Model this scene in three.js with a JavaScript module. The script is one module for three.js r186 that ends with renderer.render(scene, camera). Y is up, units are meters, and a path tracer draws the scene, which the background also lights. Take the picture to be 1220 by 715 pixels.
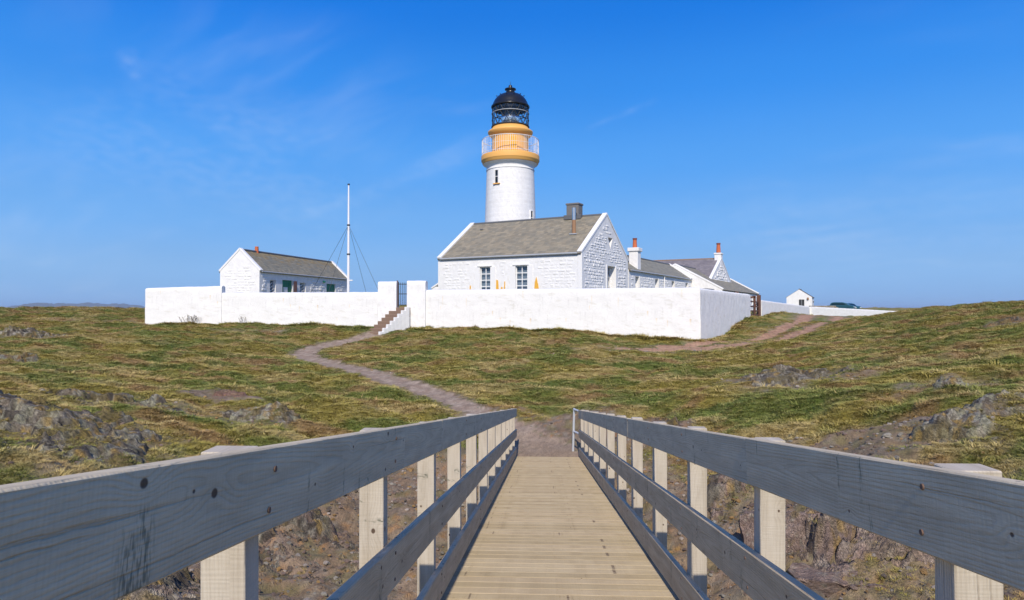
import * as THREE from 'three';
import { mergeGeometries } from 'three/addons/utils/BufferGeometryUtils.js';
import { SimplexNoise } from 'three/addons/math/SimplexNoise.js';

// ------------------------------------------------------------------ camera, sky, sun, exposure
const EYE = 14;                                   // metres above the sea
const scene = new THREE.Scene();
const camera = new THREE.PerspectiveCamera(48.16, 1024 / 600, 0.1, 60000);
camera.position.set(0, EYE, 0);
camera.lookAt(0, EYE + 14.3, -1000);
const renderer = new THREE.WebGLRenderer({ antialias: true });
renderer.toneMapping = THREE.LinearToneMapping;
renderer.toneMappingExposure = 1.0;
renderer.shadowMap.enabled = true;
renderer.shadowMap.type = THREE.PCFSoftShadowMap;

const SUN_EL = 40.5 * Math.PI / 180, SUN_AZ = 3.3 * Math.PI / 180;      // the sun stands behind the bridge, along its axis
const SUNV = [-Math.sin(SUN_AZ) * Math.cos(SUN_EL), Math.sin(SUN_EL), Math.cos(SUN_AZ) * Math.cos(SUN_EL)];
const sun = new THREE.DirectionalLight(new THREE.Color().setRGB(1.0, 0.9, 0.77), 4.6);
sun.position.set(-Math.sin(SUN_AZ) * Math.cos(SUN_EL) * 120, EYE + Math.sin(SUN_EL) * 120, Math.cos(SUN_AZ) * Math.cos(SUN_EL) * 120 - 30);
sun.target.position.set(0, EYE, -30);
sun.castShadow = true;
sun.shadow.mapSize.set(4096, 4096);
Object.assign(sun.shadow.camera, { left: -70, right: 70, top: 70, bottom: -70, near: 1, far: 320 });
scene.add(sun, sun.target);

function rng(seed) { let s = seed >>> 0; return () => { s = (s + 0x6D2B79F5) >>> 0; let t = s; t = Math.imul(t ^ (t >>> 15), t | 1); t ^= t + Math.imul(t ^ (t >>> 7), t | 61); return ((t ^ (t >>> 14)) >>> 0) / 4294967296; }; }
const sx = new SimplexNoise({ random: rng(11) });
const n2 = (x, y) => sx.noise(x, y), n3 = (x, y, z) => sx.noise3d(x, y, z);
function fbm(x, y, o = 4) { let a = 0.5, s = 0; for (let i = 0; i < o; i++) { s += a * n2(x, y); x = x * 2.03 + 17.1; y = y * 2.03 - 9.7; a *= 0.5; } return s; }
function fbm3(x, y, z, o = 4) { let a = 0.5, s = 0; for (let i = 0; i < o; i++) { s += a * n3(x, y, z); x = x * 2.03 + 5.1; y = y * 2.03 - 3.7; z = z * 2.03 + 8.3; a *= 0.5; } return s; }
const clamp = (v, a = 0, b = 1) => Math.min(b, Math.max(a, v));
const smooth = (a, b, v) => { const t = clamp((v - a) / (b - a)); return t * t * (3 - 2 * t); };
const mix = (a, b, t) => a + (b - a) * t;
const lin = (c) => { c /= 255; return c <= 0.04045 ? c / 12.92 : Math.pow((c + 0.055) / 1.055, 2.4); };
const DEG = Math.PI / 180;

{ // sky: clear spring blue, deeper overhead, thin cirrus streaks and old contrails
  const W = 2048, H = 1024, data = new Float32Array(W * H * 4);
  const stops = [[0, 142, 183, 232], [3, 140, 187, 238], [7, 118, 179, 244], [12, 88, 165, 246], [18, 56, 145, 240], [24, 28, 124, 228], [30, 14, 109, 214], [45, 14, 94, 196], [90, 16, 86, 182]]
    .map(([e, r, g, b]) => [e, lin(r), lin(g), lin(b)]);
  const streaks = [ // azimuth and elevation of both ends, half width (degrees), strength
    [6.5, 15.1, 12.0, 17.0, 0.16, 0.08], [-19, 7.0, -3.0, 13.2, 0.55, 0.07], [-17, 5.0, -6, 10.2, 0.8, 0.025], [-30.2, 18.6, -29.3, 16.6, 0.45, 0.12], [16, 5.8, 40, 4.6, 0.5, 0.035], [-36, 13, -14, 8.5, 2.6, 0.08], [-30, 17, -16, 13, 1.6, 0.06], [13, 7.2, 38, 7.6, 1.8, 0.04], [60, 20, 100, 26, 0.5, 0.05], [-70, 14, -110, 24, 0.5, 0.05], [150, 30, 200, 22, 0.6, 0.05]];
  for (let j = 0; j < H; j++) {
    const el = ((j + 0.5) / H * 180 - 90), e = Math.max(0, el);
    let k = 0; while (k < stops.length - 2 && stops[k + 1][0] < e) k++;
    const A = stops[k], B = stops[k + 1], t = smooth(0, 1, (e - A[0]) / (B[0] - A[0])) * 0.4 + 0.6 * clamp((e - A[0]) / (B[0] - A[0]));
    for (let i = 0; i < W; i++) {
      const phi = ((i + 0.5) / W - 0.5) * 2 * Math.PI, ce = Math.cos(e * DEG), x = Math.cos(phi) * ce, z = Math.sin(phi) * ce, y = Math.sin(e * DEG);
      let az = Math.atan2(x, -z) / DEG;
      const o = (j * W + i) * 4;
      let c = [mix(A[1], B[1], t), mix(A[2], B[2], t), mix(A[3], B[3], t)];
      if (el > 0) {
        const px = x / (y + 0.22), pz = z / (y + 0.22), u = px * 0.8 + pz * 0.6, v = -px * 0.6 + pz * 0.8;
        const w = fbm(px * 1.2, pz * 1.2, 3);
        const cover = smooth(-0.05, 0.5, fbm(px * 0.55 + 3.3, pz * 0.55 + 1.2, 3));
        let ci = Math.pow(clamp(fbm(u * 1.1 + w * 0.25, v * 4.5 + w * 0.5, 5) * 0.8 + 0.42), 2) * cover * 0.13;
        for (const [a0, e0, a1, e1, hw, st] of streaks) {
          let da = az - a0; if (da > 180) da -= 360; if (da < -180) da += 360;
          const dx = a1 - a0, dy = e1 - e0, L2 = dx * dx + dy * dy, q = (da * dx + (e - e0) * dy) / L2;
          if (q < -0.2 || q > 1.2) continue;
          const dist = Math.abs((da * dy - (e - e0) * dx) / Math.sqrt(L2)), ends = smooth(-0.15, 0.25, q) * (1 - smooth(0.75, 1.15, q));
          const wob = hw * (1 + 0.8 * fbm(u * 5, v * 5, 3));
          ci += st * ends * Math.exp(-dist * dist / (wob * wob)) * (0.65 + 0.9 * fbm(az * 0.5, e * 1.3, 4));
        }
        ci = clamp(ci, 0, 0.5);
        const sd = clamp(x * SUNV[0] + y * SUNV[1] + z * SUNV[2], -1, 1), aur = 0.7 * Math.exp(-Math.acos(sd) / DEG / 20);  // aureole round the sun, broadened and raised to add white fill light
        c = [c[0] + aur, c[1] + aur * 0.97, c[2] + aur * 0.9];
        const g = 1 + 0.03 * fbm(px * 0.9, pz * 0.9, 3);
        c = [mix(c[0] * g, 0.78, ci), mix(c[1] * g, 0.86, ci), mix(c[2] * g, 0.97, ci)];
      }
      data[o] = c[0]; data[o + 1] = c[1]; data[o + 2] = c[2]; data[o + 3] = 1;
    }
  }
  const sky = new THREE.DataTexture(data, W, H, THREE.RGBAFormat, THREE.FloatType);
  sky.mapping = THREE.EquirectangularReflectionMapping; sky.magFilter = THREE.LinearFilter; sky.minFilter = THREE.LinearFilter; sky.needsUpdate = true;
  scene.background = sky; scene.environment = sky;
}

// ------------------------------------------------------------------ terrain shape (X to the right, D forward, height below or above the eye)
const CP = [
  [-15, 2, -3.4], [-6, 4, -3.9], [0, 5, -4.2], [5, 5, -3.9], [12, 4, -2.6], [20, 5, -1.9], [0, -3, -1.9], [-8, -4, -2.2], [8, -4, -2.0], [-20, -8, -2.5], [20, -8, -1.5],
  [-5.5, 9, -3.7], [-2, 9, -4.2], [2.5, 9, -4.3], [5, 8.5, -3.5], [7.5, 9.3, -2.4], [16, 10, -1.7], [-3.2, 13, -3.95], [-2, 16, -3.9], [4, 13.5, -3.6],
  [0.9, 17, -3.72], [-0.6, 17.6, -3.7], [2.2, 17.6, -3.66], [1, 19.5, -3.3], [1, 24, -2.72], [1.3, 29, -2.2], [1.5, 34, -1.72], [4.4, 39, -1.17], [-1.3, 18.8, -3.3],
  [8.4, 11, -2.08], [13, 17, -1.5], [18.3, 24, -0.93], [26, 34, 0.1], [6.8, 14, -2.5], [10.7, 22, -1.95], [19.5, 40, -1.05], [5.4, 18, -2.75], [8.7, 29, -2.2],
  [-1.16, 18.5, -3.05], [-3.9, 24, -2.64], [-7.35, 28, -2.35], [-10, 32, -2.15], [-8.2, 38.5, -1.5], [-7.65, 17, -2.85], [-11.7, 26, -2.3], [-16.2, 36, -1.4],
  [-7.4, 9.8, -2.5], [-11.4, 15, -2.08], [-18.3, 24, -1.83], [-26, 34, -1.3], [-35, 46, -0.3], [-33, 51, 0.12], [-43, 52, -0.3], [-36, 64, -1.5], [-50, 60, -3],
  [-4.6, 8, -3.5], [-24, 43, -0.97], [-8.2, 41.5, -0.9], [-6, 40.6, -1.1], [-15, 42.2, -0.92], [10.3, 36.8, -1.66], [18.2, 52, -0.52], [23, 62, -0.25], [35, 80, -0.75], [52, 95, -0.95],
  [27.6, 45, 0.02], [33, 60, -0.65], [34, 70, -0.8], [40, 50, 0.1], [45, 70, -0.9], [22, 52, -1.2], [13.5, 40, -1.9], [8.3, 35, -1.9], [38, 34, 0.2], [60, 60, -1.2],
  [0, 50, 0.2], [10, 55, 0.2], [-15, 52, 0], [0, 62, 0.3], [25, 75, -0.2], [30, 100, 0], [47, 118, 0.1], [-20, 70, -1.2], [0, 85, -1.0], [62, 112, 0.0], [70, 95, -1.2],
];
const TPS = (() => {
  const n = CP.length, N = n + 3, A = [], b = [];
  const U = (r2) => r2 < 1e-9 ? 0 : r2 * Math.log(r2);
  for (let i = 0; i < n; i++) {
    const row = new Float64Array(N);
    for (let j = 0; j < n; j++) row[j] = U(((CP[i][0] - CP[j][0]) ** 2 + (CP[i][1] - CP[j][1]) ** 2) / 100) + (i === j ? 0.02 : 0);
    row[n] = 1; row[n + 1] = CP[i][0] / 10; row[n + 2] = CP[i][1] / 10; A.push(row); b.push(CP[i][2]);
  }
  for (let k = 0; k < 3; k++) { const row = new Float64Array(N); for (let j = 0; j < n; j++) row[j] = k === 0 ? 1 : CP[j][k - 1] / 10; A.push(row); b.push(0); }
  for (let i = 0; i < N; i++) {
    let p = i; for (let r = i + 1; r < N; r++) if (Math.abs(A[r][i]) > Math.abs(A[p][i])) p = r;
    [A[i], A[p]] = [A[p], A[i]]; [b[i], b[p]] = [b[p], b[i]];
    for (let r = i + 1; r < N; r++) { const f = A[r][i] / A[i][i]; if (!f) continue; for (let c = i; c < N; c++) A[r][c] -= f * A[i][c]; b[r] -= f * b[i]; }
  }
  const w = new Float64Array(N);
  for (let i = N - 1; i >= 0; i--) { let s = b[i]; for (let c = i + 1; c < N; c++) s -= A[i][c] * w[c]; w[i] = s / A[i][i]; }
  return (x, d) => { let s = w[n] + w[n + 1] * x / 10 + w[n + 2] * d / 10; for (let j = 0; j < n; j++) { const r2 = ((x - CP[j][0]) ** 2 + (d - CP[j][1]) ** 2) / 100; s += w[j] * U(r2); } return s; };
})();
// the spline is costly: sample it once on a half-metre lattice and interpolate
const LX0 = -90, LD0 = -30, LN = 2, LW = 400, LH = 420, lattice = new Float32Array(LW * LH);
for (let j = 0; j < LH; j++) for (let i = 0; i < LW; i++) {
  const x = LX0 + i / LN, d = LD0 + j / LN;
  let h = clamp(TPS(x, d), -5, 1.6);
  const out = Math.max((-50 - x) / 30, (x - 76) / 30, (d - 128) / 40, (-14 - d) / 14, (-30 - x - (60 - d) * 0.2 - (d < 55 ? 20 : 0)) / 40 * (d > 55 ? 1 : 0));
  if (out > 0) h = mix(h, -17, smooth(0, 1, out));
  lattice[j * LW + i] = h;
}
function baseH(x, d) {
  const u = clamp((x - LX0) * LN, 0, LW - 1.001), v = clamp((d - LD0) * LN, 0, LH - 1.001), i = u | 0, j = v | 0, f = u - i, g = v - j, o = j * LW + i;
  const fs = f * f * (3 - 2 * f) * 0.3 + f * 0.7, gs = g * g * (3 - 2 * g) * 0.3 + g * 0.7;
  return mix(mix(lattice[o], lattice[o + 1], fs), mix(lattice[o + LW], lattice[o + LW + 1], fs), gs);
}

// ------------------------------------------------------------------ helpers
const taken = {};
function numbered(name) { const k = taken[name] = (taken[name] ?? -1) + 1; return k ? name + '_' + String(k).padStart(3, '0') : name; }
function shade(o) { o.castShadow = true; o.receiveShadow = true; return o; }
function part(name, geometry, material, parent) { const m = shade(new THREE.Mesh(geometry, material)); m.name = name; parent.add(m); return m; }
function thing(name, label, category, group) { const o = new THREE.Group(); o.name = numbered(name); o.userData = { label, category }; if (group) o.userData.group = group; scene.add(o); return o; }
function single(name, geometry, material, label, category, group) { const m = shade(new THREE.Mesh(geometry, material)); m.name = numbered(name); m.userData = { label, category }; if (group) m.userData.group = group; scene.add(m); return m; }
function structure(name, geometry, material) { const m = shade(new THREE.Mesh(geometry, material)); m.name = name; m.userData = { kind: 'structure' }; scene.add(m); return m; }
function plain(g) { // one layout for every geometry, so that any two can be merged
  g = g.index ? g.toNonIndexed() : g; if (!g.attributes.normal) g.computeVertexNormals();
  for (const k of Object.keys(g.attributes)) if (!['position', 'normal', 'uv', 'color'].includes(k)) g.deleteAttribute(k);
  return g;
}
function boxUV(g, s = 1, ou = 0, ov = 0) { // texture coordinates in metres, by the way each face points
  g = plain(g); const p = g.attributes.position, uv = new Float32Array(p.count * 2), a = new THREE.Vector3(), b = new THREE.Vector3(), c = new THREE.Vector3();
  for (let i = 0; i < p.count; i += 3) {
    a.fromBufferAttribute(p, i); b.fromBufferAttribute(p, i + 1).sub(a); c.fromBufferAttribute(p, i + 2).sub(a); b.cross(c);
    const nx = Math.abs(b.x), ny = Math.abs(b.y), nz = Math.abs(b.z);
    for (let k = i; k < i + 3; k++) {
      const x = p.getX(k), y = p.getY(k), z = p.getZ(k);
      const [u, v] = ny >= nx && ny >= nz ? [x, z] : nx >= nz ? [z, y] : [x, y];
      uv[k * 2] = u / s + ou; uv[k * 2 + 1] = v / s + ov;
    }
  }
  g.setAttribute('uv', new THREE.BufferAttribute(uv, 2)); return g;
}
function merge(list) { const l = list.map(plain), color = l.some((g) => g.attributes.color); for (const g of l) { if (!g.attributes.uv) boxUV(g); if (!color) g.deleteAttribute('color'); } return mergeGeometries(l); }
function cbox(w, h, d, b = 0.01) { // box with chamfered edges
  b = Math.min(b, w * 0.49, h * 0.49, d * 0.49);
  const X = w / 2, Y = h / 2, Z = d / 2, pos = [], q = (a, b2, c, e) => pos.push(...a, ...b2, ...c, ...a, ...c, ...e);
  const P = (sx_, sy, sz, ax) => ax === 0 ? [sx_ * X, sy * (Y - b), sz * (Z - b)] : ax === 1 ? [sx_ * (X - b), sy * Y, sz * (Z - b)] : [sx_ * (X - b), sy * (Y - b), sz * Z];
  const quad = (l, out) => { const v = (i) => new THREE.Vector3(...l[i]), n = v(1).sub(v(0)).cross(v(2).sub(v(0))); n.dot(new THREE.Vector3(...out)) > 0 ? q(l[0], l[1], l[2], l[3]) : q(l[0], l[3], l[2], l[1]); };
  for (const s of [-1, 1]) {
    quad([P(s, -1, -1, 0), P(s, 1, -1, 0), P(s, 1, 1, 0), P(s, -1, 1, 0)], [s, 0, 0]);
    quad([P(-1, s, -1, 1), P(1, s, -1, 1), P(1, s, 1, 1), P(-1, s, 1, 1)], [0, s, 0]);
    quad([P(-1, -1, s, 2), P(1, -1, s, 2), P(1, 1, s, 2), P(-1, 1, s, 2)], [0, 0, s]);
    for (const t of [-1, 1]) {
      quad([P(s, t, -1, 0), P(s, t, 1, 0), P(s, t, 1, 1), P(s, t, -1, 1)], [s, t, 0]);
      quad([P(-1, s, t, 1), P(1, s, t, 1), P(1, s, t, 2), P(-1, s, t, 2)], [0, s, t]);
      quad([P(s, -1, t, 0), P(s, 1, t, 0), P(s, 1, t, 2), P(s, -1, t, 2)], [s, 0, t]);
      for (const r of [-1, 1]) { const A = new THREE.Vector3(...P(s, t, r, 0)), B = new THREE.Vector3(...P(s, t, r, 1)), C = new THREE.Vector3(...P(s, t, r, 2)); const n = B.clone().sub(A).cross(C.clone().sub(A)); pos.push(...(n.dot(new THREE.Vector3(s, t, r)) > 0 ? [...A, ...B, ...C] : [...A, ...C, ...B])); }
    }
  }
  const g = new THREE.BufferGeometry(); g.setAttribute('position', new THREE.Float32BufferAttribute(pos, 3)); g.computeVertexNormals(); return boxUV(g);
}
const at = (g, x, y, z, rx = 0, ry = 0, rz = 0) => { if (rx) g.rotateX(rx); if (ry) g.rotateY(ry); if (rz) g.rotateZ(rz); g.translate(x, y, z); return g; };
function bar(a, b, r, seg = 6) { // round bar between two points
  const A = new THREE.Vector3(...a), B = new THREE.Vector3(...b), g = new THREE.CylinderGeometry(r, r, A.distanceTo(B), seg);
  g.applyQuaternion(new THREE.Quaternion().setFromUnitVectors(new THREE.Vector3(0, 1, 0), B.clone().sub(A).normalize())); const m = A.add(B).multiplyScalar(0.5); g.translate(m.x, m.y, m.z); return g;
}
function tint(g, f) { // vertex colour from a function of position
  g = plain(g); const p = g.attributes.position, c = new Float32Array(p.count * 3); for (let i = 0; i < p.count; i++) c.set(f(p.getX(i), p.getY(i), p.getZ(i), i), i * 3); g.setAttribute('color', new THREE.BufferAttribute(c, 3)); return g;
}
function texture(w, h, f, srgb = false, rx = 1, ry = 1) {
  const data = new Uint8Array(w * h * 4);
  for (let j = 0; j < h; j++) for (let i = 0; i < w; i++) { const c = f(i / w, j / h, i, j), o = (j * w + i) * 4; for (let k = 0; k < 3; k++) data[o + k] = clamp(typeof c === 'number' ? c : c[k]) * 255; data[o + 3] = 255; }
  const t = new THREE.DataTexture(data, w, h, THREE.RGBAFormat); t.wrapS = t.wrapT = THREE.RepeatWrapping; t.magFilter = THREE.LinearFilter; t.minFilter = THREE.LinearMipmapLinearFilter; t.generateMipmaps = true;
  if (srgb) t.colorSpace = THREE.SRGBColorSpace; t.repeat.set(rx, ry); t.needsUpdate = true; return t;
}
const tileN = (u, v, f, ox = 0) => { // noise that repeats without a seam
  const a = u * 2 * Math.PI, b = v * 2 * Math.PI, r = f / (2 * Math.PI); return 0.5 * (n3(Math.cos(a) * r + ox, Math.sin(a) * r, Math.cos(b) * r * 1.3 + 4) + n3(Math.sin(b) * r + ox, Math.cos(a) * r + 7, Math.sin(a + b) * r)); };
const mat = (r, g, b, rough = 0.85, extra = {}) => new THREE.MeshStandardMaterial({ color: new THREE.Color().setRGB(r, g, b), roughness: rough, metalness: 0, ...extra });

// ------------------------------------------------------------------ materials
const limeTex = texture(512, 512, (u, v) => { const n = 0.965 + 0.03 * tileN(u, v, 6) + 0.02 * tileN(u, v, 23, 9) + 0.02 * tileN(u, v, 70, 3); const d = smooth(0.42, 0.62, tileN(u, v, 9, 31) + 0.25 * tileN(u, v, 50, 5)) * 0.025; return [n - d, n - d * 1.15, n - d * 1.5]; }, true);
const limeBump = texture(512, 512, (u, v) => 0.5 + 0.25 * tileN(u, v, 12, 2) + 0.2 * tileN(u, v, 40, 6) + 0.12 * tileN(u, v, 110, 8));
limeTex.repeat.set(0.3, 0.3); limeBump.repeat.set(0.5, 0.5);
const M = {
  lime: new THREE.MeshStandardMaterial({ color: new THREE.Color().setRGB(0.83, 0.83, 0.815), map: limeTex, bumpMap: limeBump, bumpScale: 0.008, roughness: 0.9 }),
  white: mat(0.77, 0.77, 0.755, 0.7, { bumpMap: limeBump, bumpScale: 0.008 }),
  whitePaint: mat(0.8, 0.8, 0.79, 0.45),
  stone: new THREE.MeshStandardMaterial({ color: new THREE.Color().setRGB(0.84, 0.84, 0.825), map: limeTex, bumpMap: limeBump, bumpScale: 0.012, roughness: 0.9 }),
  slate: new THREE.MeshStandardMaterial({ vertexColors: true, roughness: 0.75 }),
  lead: mat(0.11, 0.115, 0.12, 0.6), darkStone: mat(0.16, 0.155, 0.15, 0.9, { bumpMap: limeBump, bumpScale: 0.02 }),
  roofBoard: mat(0.14, 0.13, 0.11, 0.9),
  ochre: mat(0.8, 0.43, 0.11, 0.6), ochrePaint: mat(0.75, 0.4, 0.05, 0.8),
  black: mat(0.012, 0.013, 0.016, 0.28), iron: mat(0.05, 0.052, 0.055, 0.5, { metalness: 0.4 }), greyIron: mat(0.34, 0.36, 0.38, 0.5),
  galv: mat(0.55, 0.58, 0.6, 0.5, { metalness: 0.25 }), steel: mat(0.6, 0.6, 0.58, 0.35, { metalness: 0.9 }), rustPipe: mat(0.3, 0.17, 0.09, 0.8),
  glass: new THREE.MeshPhysicalMaterial({ color: 0xffffff, transmission: 1, thickness: 0, roughness: 0.03, ior: 1.5 }),
  lens: new THREE.MeshPhysicalMaterial({ color: new THREE.Color().setRGB(0.8, 0.9, 0.95), roughness: 0.12, metalness: 0.8, clearcoat: 1 }),
  boltRust: mat(0.16, 0.1, 0.07, 0.8, { metalness: 0.2 }),
  blind: mat(0.13, 0.18, 0.235, 0.9),  // sky reflection in the panes, put into a flat blue-grey
  room: mat(0.06, 0.06, 0.06, 0.9), pot: mat(0.5, 0.13, 0.05, 0.85), potDark: mat(0.2, 0.06, 0.04, 0.85), green: mat(0.015, 0.19, 0.1, 0.5), purple: mat(0.05, 0.025, 0.03, 0.6), beigeDoor: mat(0.55, 0.53, 0.5, 0.7),
  rustWood: mat(0.12, 0.055, 0.035, 0.85), stepBrown: mat(0.24, 0.16, 0.11, 0.9, { bumpMap: limeBump, bumpScale: 0.01 }), twig: mat(0.12, 0.09, 0.06, 0.9),
};

{ // boundary walls: limewash with thin run-off streaks and a few rust spots
  const R = rng(808), drops = []; for (let i = 0; i < 70; i++) drops.push([R(), R(), 0.0015 + R() * 0.004, 0.05 + R() * 0.25, R() < 0.12]);
  const map = texture(1024, 512, (u, v) => { let s = 0, r = 0; for (const [x, y, w, l, rust] of drops) { let du = Math.abs(u - x); if (du > 0.5) du = 1 - du; const dv = (y - v + 1) % 1; if (du < w * 3 && dv < l) { const k = Math.exp(-((du / w) ** 2)) * (1 - dv / l) * (0.6 + 0.6 * tileN(u, v, 60, 4)); if (rust) r = Math.max(r, k); else s = Math.max(s, k); } } const n = 0.965 + 0.02 * tileN(u, v, 8) + 0.025 * tileN(u, v, 60, 3) - 0.07 * s, c = smooth(0.35, 0.6, tileN(u, v, 14, 77)) * 0.03; return [n - 0.03 * r - c, n - 0.13 * r - c * 1.1, n - 0.28 * r - c * 1.5]; }, true); map.repeat.set(1 / 9, 1 / 3);
  M.wall = new THREE.MeshStandardMaterial({ color: new THREE.Color().setRGB(0.83, 0.83, 0.81), map, bumpMap: limeBump, bumpScale: 0.008, roughness: 0.9 });
}

// ------------------------------------------------------------------ ground
const PATH = [[1.05, 17.0], [0.85, 17.7], [0.6, 18.46], [0, 19.1], [-0.86, 19.95], [-1.72, 21.22], [-2.54, 22.5], [-3.93, 24.2], [-5.58, 26.3], [-7.37, 28.3], [-9.1, 30.6], [-10.1, 32.4], [-10.1, 34.3], [-9.3, 36.3], [-8.5, 38.0], [-8.0, 39.2]];
const RUTS = [[[31, 70], [25.3, 57.9], [21.6, 51], [19.4, 46.4], [16.7, 42.5], [14.2, 39.6], [11.4, 37], [9.5, 35.2], [7.7, 34.4]], [[34, 72], [28.2, 57.9], [24, 50], [21.3, 45.5], [18.6, 42], [16.2, 39.4], [13.1, 36.0], [10.9, 34.3], [8.1, 33.6], [5.4, 33.4]]];
function lineDist(l, x, d) { let m = 1e9; for (let i = 0; i + 1 < l.length; i++) { const [ax, ad] = l[i], [bx, bd] = l[i + 1], ux = bx - ax, ud = bd - ad, t = clamp(((x - ax) * ux + (d - ad) * ud) / (ux * ux + ud * ud)); const e = (x - ax - ux * t) ** 2 + (d - ad - ud * t) ** 2; if (e < m) m = e; } return Math.sqrt(m); }
const ragged = (x, d) => 0.3 * fbm(x * 0.9, d * 0.9, 3) + 0.12 * fbm(x * 4, d * 4, 3);
const pathAt = (x, d) => x < -12 || x > 3.5 || d < 15 || d > 41 ? 9 : lineDist(PATH, x, d) - (d < 18.5 ? 0.85 : 0.5) + ragged(x, d) * 0.8;
const rutAt = (x, d) => x < 3 || x > 37 || d < 31 || d > 74 ? 9 : Math.min(lineDist(RUTS[0], x, d), lineDist(RUTS[1], x, d)) - 0.5 + ragged(x, d) * 1.2 - 0.25 * fbm(x * 0.4, d * 0.4, 2);
// bare ground and thin soil: x, d, half sizes, strength
const BARE = [[-8.5, 20.3, 1.1, 0.95, 1.2], [1.7, 19.0, 1.9, 1.7, 1], [3.3, 18.2, 1.5, 1.3, 0.9], [8.8, 21, 2.2, 2.2, 0.85], [6.9, 12.6, 1.6, 1.3, 0.9], [10.4, 16, 1.4, 0.9, 0.75], [22, 29, 2.5, 1.2, 0.7], [-8.8, 12.8, 2.8, 2.6, 0.55], [-10.3, 17.6, 1.8, 0.8, 0.7], [-7.4, 17.6, 2.2, 0.6, 0.6], [-24.5, 34, 2.4, 1.5, 0.7], [-15, 39, 3.2, 0.8, 0.6], [-27, 44, 4, 1, 0.5], [-22, 26, 3, 1.2, 0.5], [6.5, 32.5, 4, 0.6, 0.5], [18, 44, 4, 2.5, 0.4], [-33, 50.5, 3, 1, 0.5], [12, 20, 2.5, 1, 0.4], [4.5, 11, 2.2, 3.5, 0.8], [5, 8, 2.5, 2.5, 0.8]];
function bareAt(x, d, h) {
  let b = smooth(-3.25, -3.75, h) * (d < 17.5 ? 1 : 0) * 0.95;
  const w = fbm(x * 0.8 + 40, d * 0.8, 4) * 0.9;
  for (const [bx, bd, rx, rd, s] of BARE) { const q = Math.hypot((x - bx) / rx, (d - bd) / rd); if (q < 2) b = Math.max(b, s * (1 - smooth(0.55, 1.25, q + w * 0.9))); }
  b = Math.max(b, 0.8 * (1 - smooth(0, 0.5, pathAt(x, d) + 0.25 * fbm(x * 3, d * 3, 2))), 0.75 * (1 - smooth(-0.1, 0.9, rutAt(x, d))));
  return clamp(b + 0.25 * smooth(0.2, 0.5, fbm(x * 0.35 + 9, d * 0.35 + 3, 4)));
}
function groundH(x, d) {
  let h = baseH(x, d); const far = smooth(60, 40, d), flat = Math.min(smooth(-0.1, 1.2, pathAt(x, d)), smooth(-0.2, 1.4, rutAt(x, d)));
  const a = 0.25 + 0.75 * flat;
  h += a * (0.24 * fbm(x * 0.36 + 3, d * 0.42 + 8, 3) + 0.085 * (fbm(x * 1.0, d * 1.2, 3)) + 0.014 * fbm(x * 6, d * 6, 3));
  if (d < 16 && h < -2.6) { const k = smooth(-2.6, -3.4, h) * smooth(16, 14, d); h += k * (0.12 * Math.abs(fbm(x * 1.1 + 3, d * 1.9, 4)) - 0.03 + 0.06 * fbm(x * 9, d * 9, 3)); }
  h -= 0.035 * (1 - smooth(-0.3, 0.25, Math.min(pathAt(x, d), rutAt(x, d))));
  if (d > 16 && d < 18.2 && Math.abs(x - 0.95) < 1.6) h = mix(h, -3.735 - (17 - d) * 0.02 + (d - 17) * 0.16, smooth(1.6, 0.9, Math.abs(x - 0.95)) * smooth(18.2, 17.2, d) * (d > 16.7 ? 1 : 0));
  return h;
}
const GREEN = [0.14, 0.172, 0.028], MOSS = [0.25, 0.21, 0.038], STRAW = [0.43, 0.335, 0.14], RUSSET = [0.29, 0.17, 0.075], EARTH = [0.225, 0.155, 0.1], PINK = [0.3, 0.215, 0.15];
const mix3 = (a, b, t) => [mix(a[0], b[0], t), mix(a[1], b[1], t), mix(a[2], b[2], t)];
function turfColor(x, d) {
  const g = smooth(-0.28, 0.22, fbm(x * 0.16 + 5, d * 0.26, 3) * 1.2 + 0.12 * fbm(x * 1.1, d * 1.6, 3));
  let c = mix3(GREEN, MOSS, g);
  c = mix3(c, STRAW, 0.8 * smooth(0.02, 0.42, fbm(x * 0.2 + 31, d * 0.4 + 7, 4) * 1.15 + 0.16 * fbm(x * 1.6, d * 2.4, 3)));
  c = mix3(c, RUSSET, 0.75 * smooth(0.06, 0.42, fbm(x * 0.3 + 70, d * 0.5 - 13, 4)));
  c = mix3(c, [0.11, 0.155, 0.022], 0.8 * smooth(0.12, 0.4, fbm(x * 0.17 - 22, d * 0.33 + 51, 3)));
  return c;
}
function soilColor(x, d, h) {
  let c = mix3(EARTH, PINK, smooth(-0.3, 0.4, fbm(x * 0.6, d * 0.6 + 50, 4)));
  c = mix3(c, [0.3, 0.27, 0.21], 0.5 * smooth(0, 0.4, fbm(x * 2 + 9, d * 2, 4)));
  c = mix3(c, [0.12, 0.095, 0.065], 0.6 * smooth(0.1, 0.45, fbm(x * 3.1 + 19, d * 3.1 + 5, 4)));
  c = mix3(c, [0.16, 0.14, 0.045], 0.55 * smooth(0.05, 0.35, fbm(x * 1.1 + 2, d * 1.1 - 5, 4)));
  if (h < -3) c = mix3(c, [0.42, 0.2, 0.06], 0.5 * smooth(0.22, 0.45, fbm(x * 2.6 + 77, d * 2.6, 4)));
  return c;
}
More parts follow.
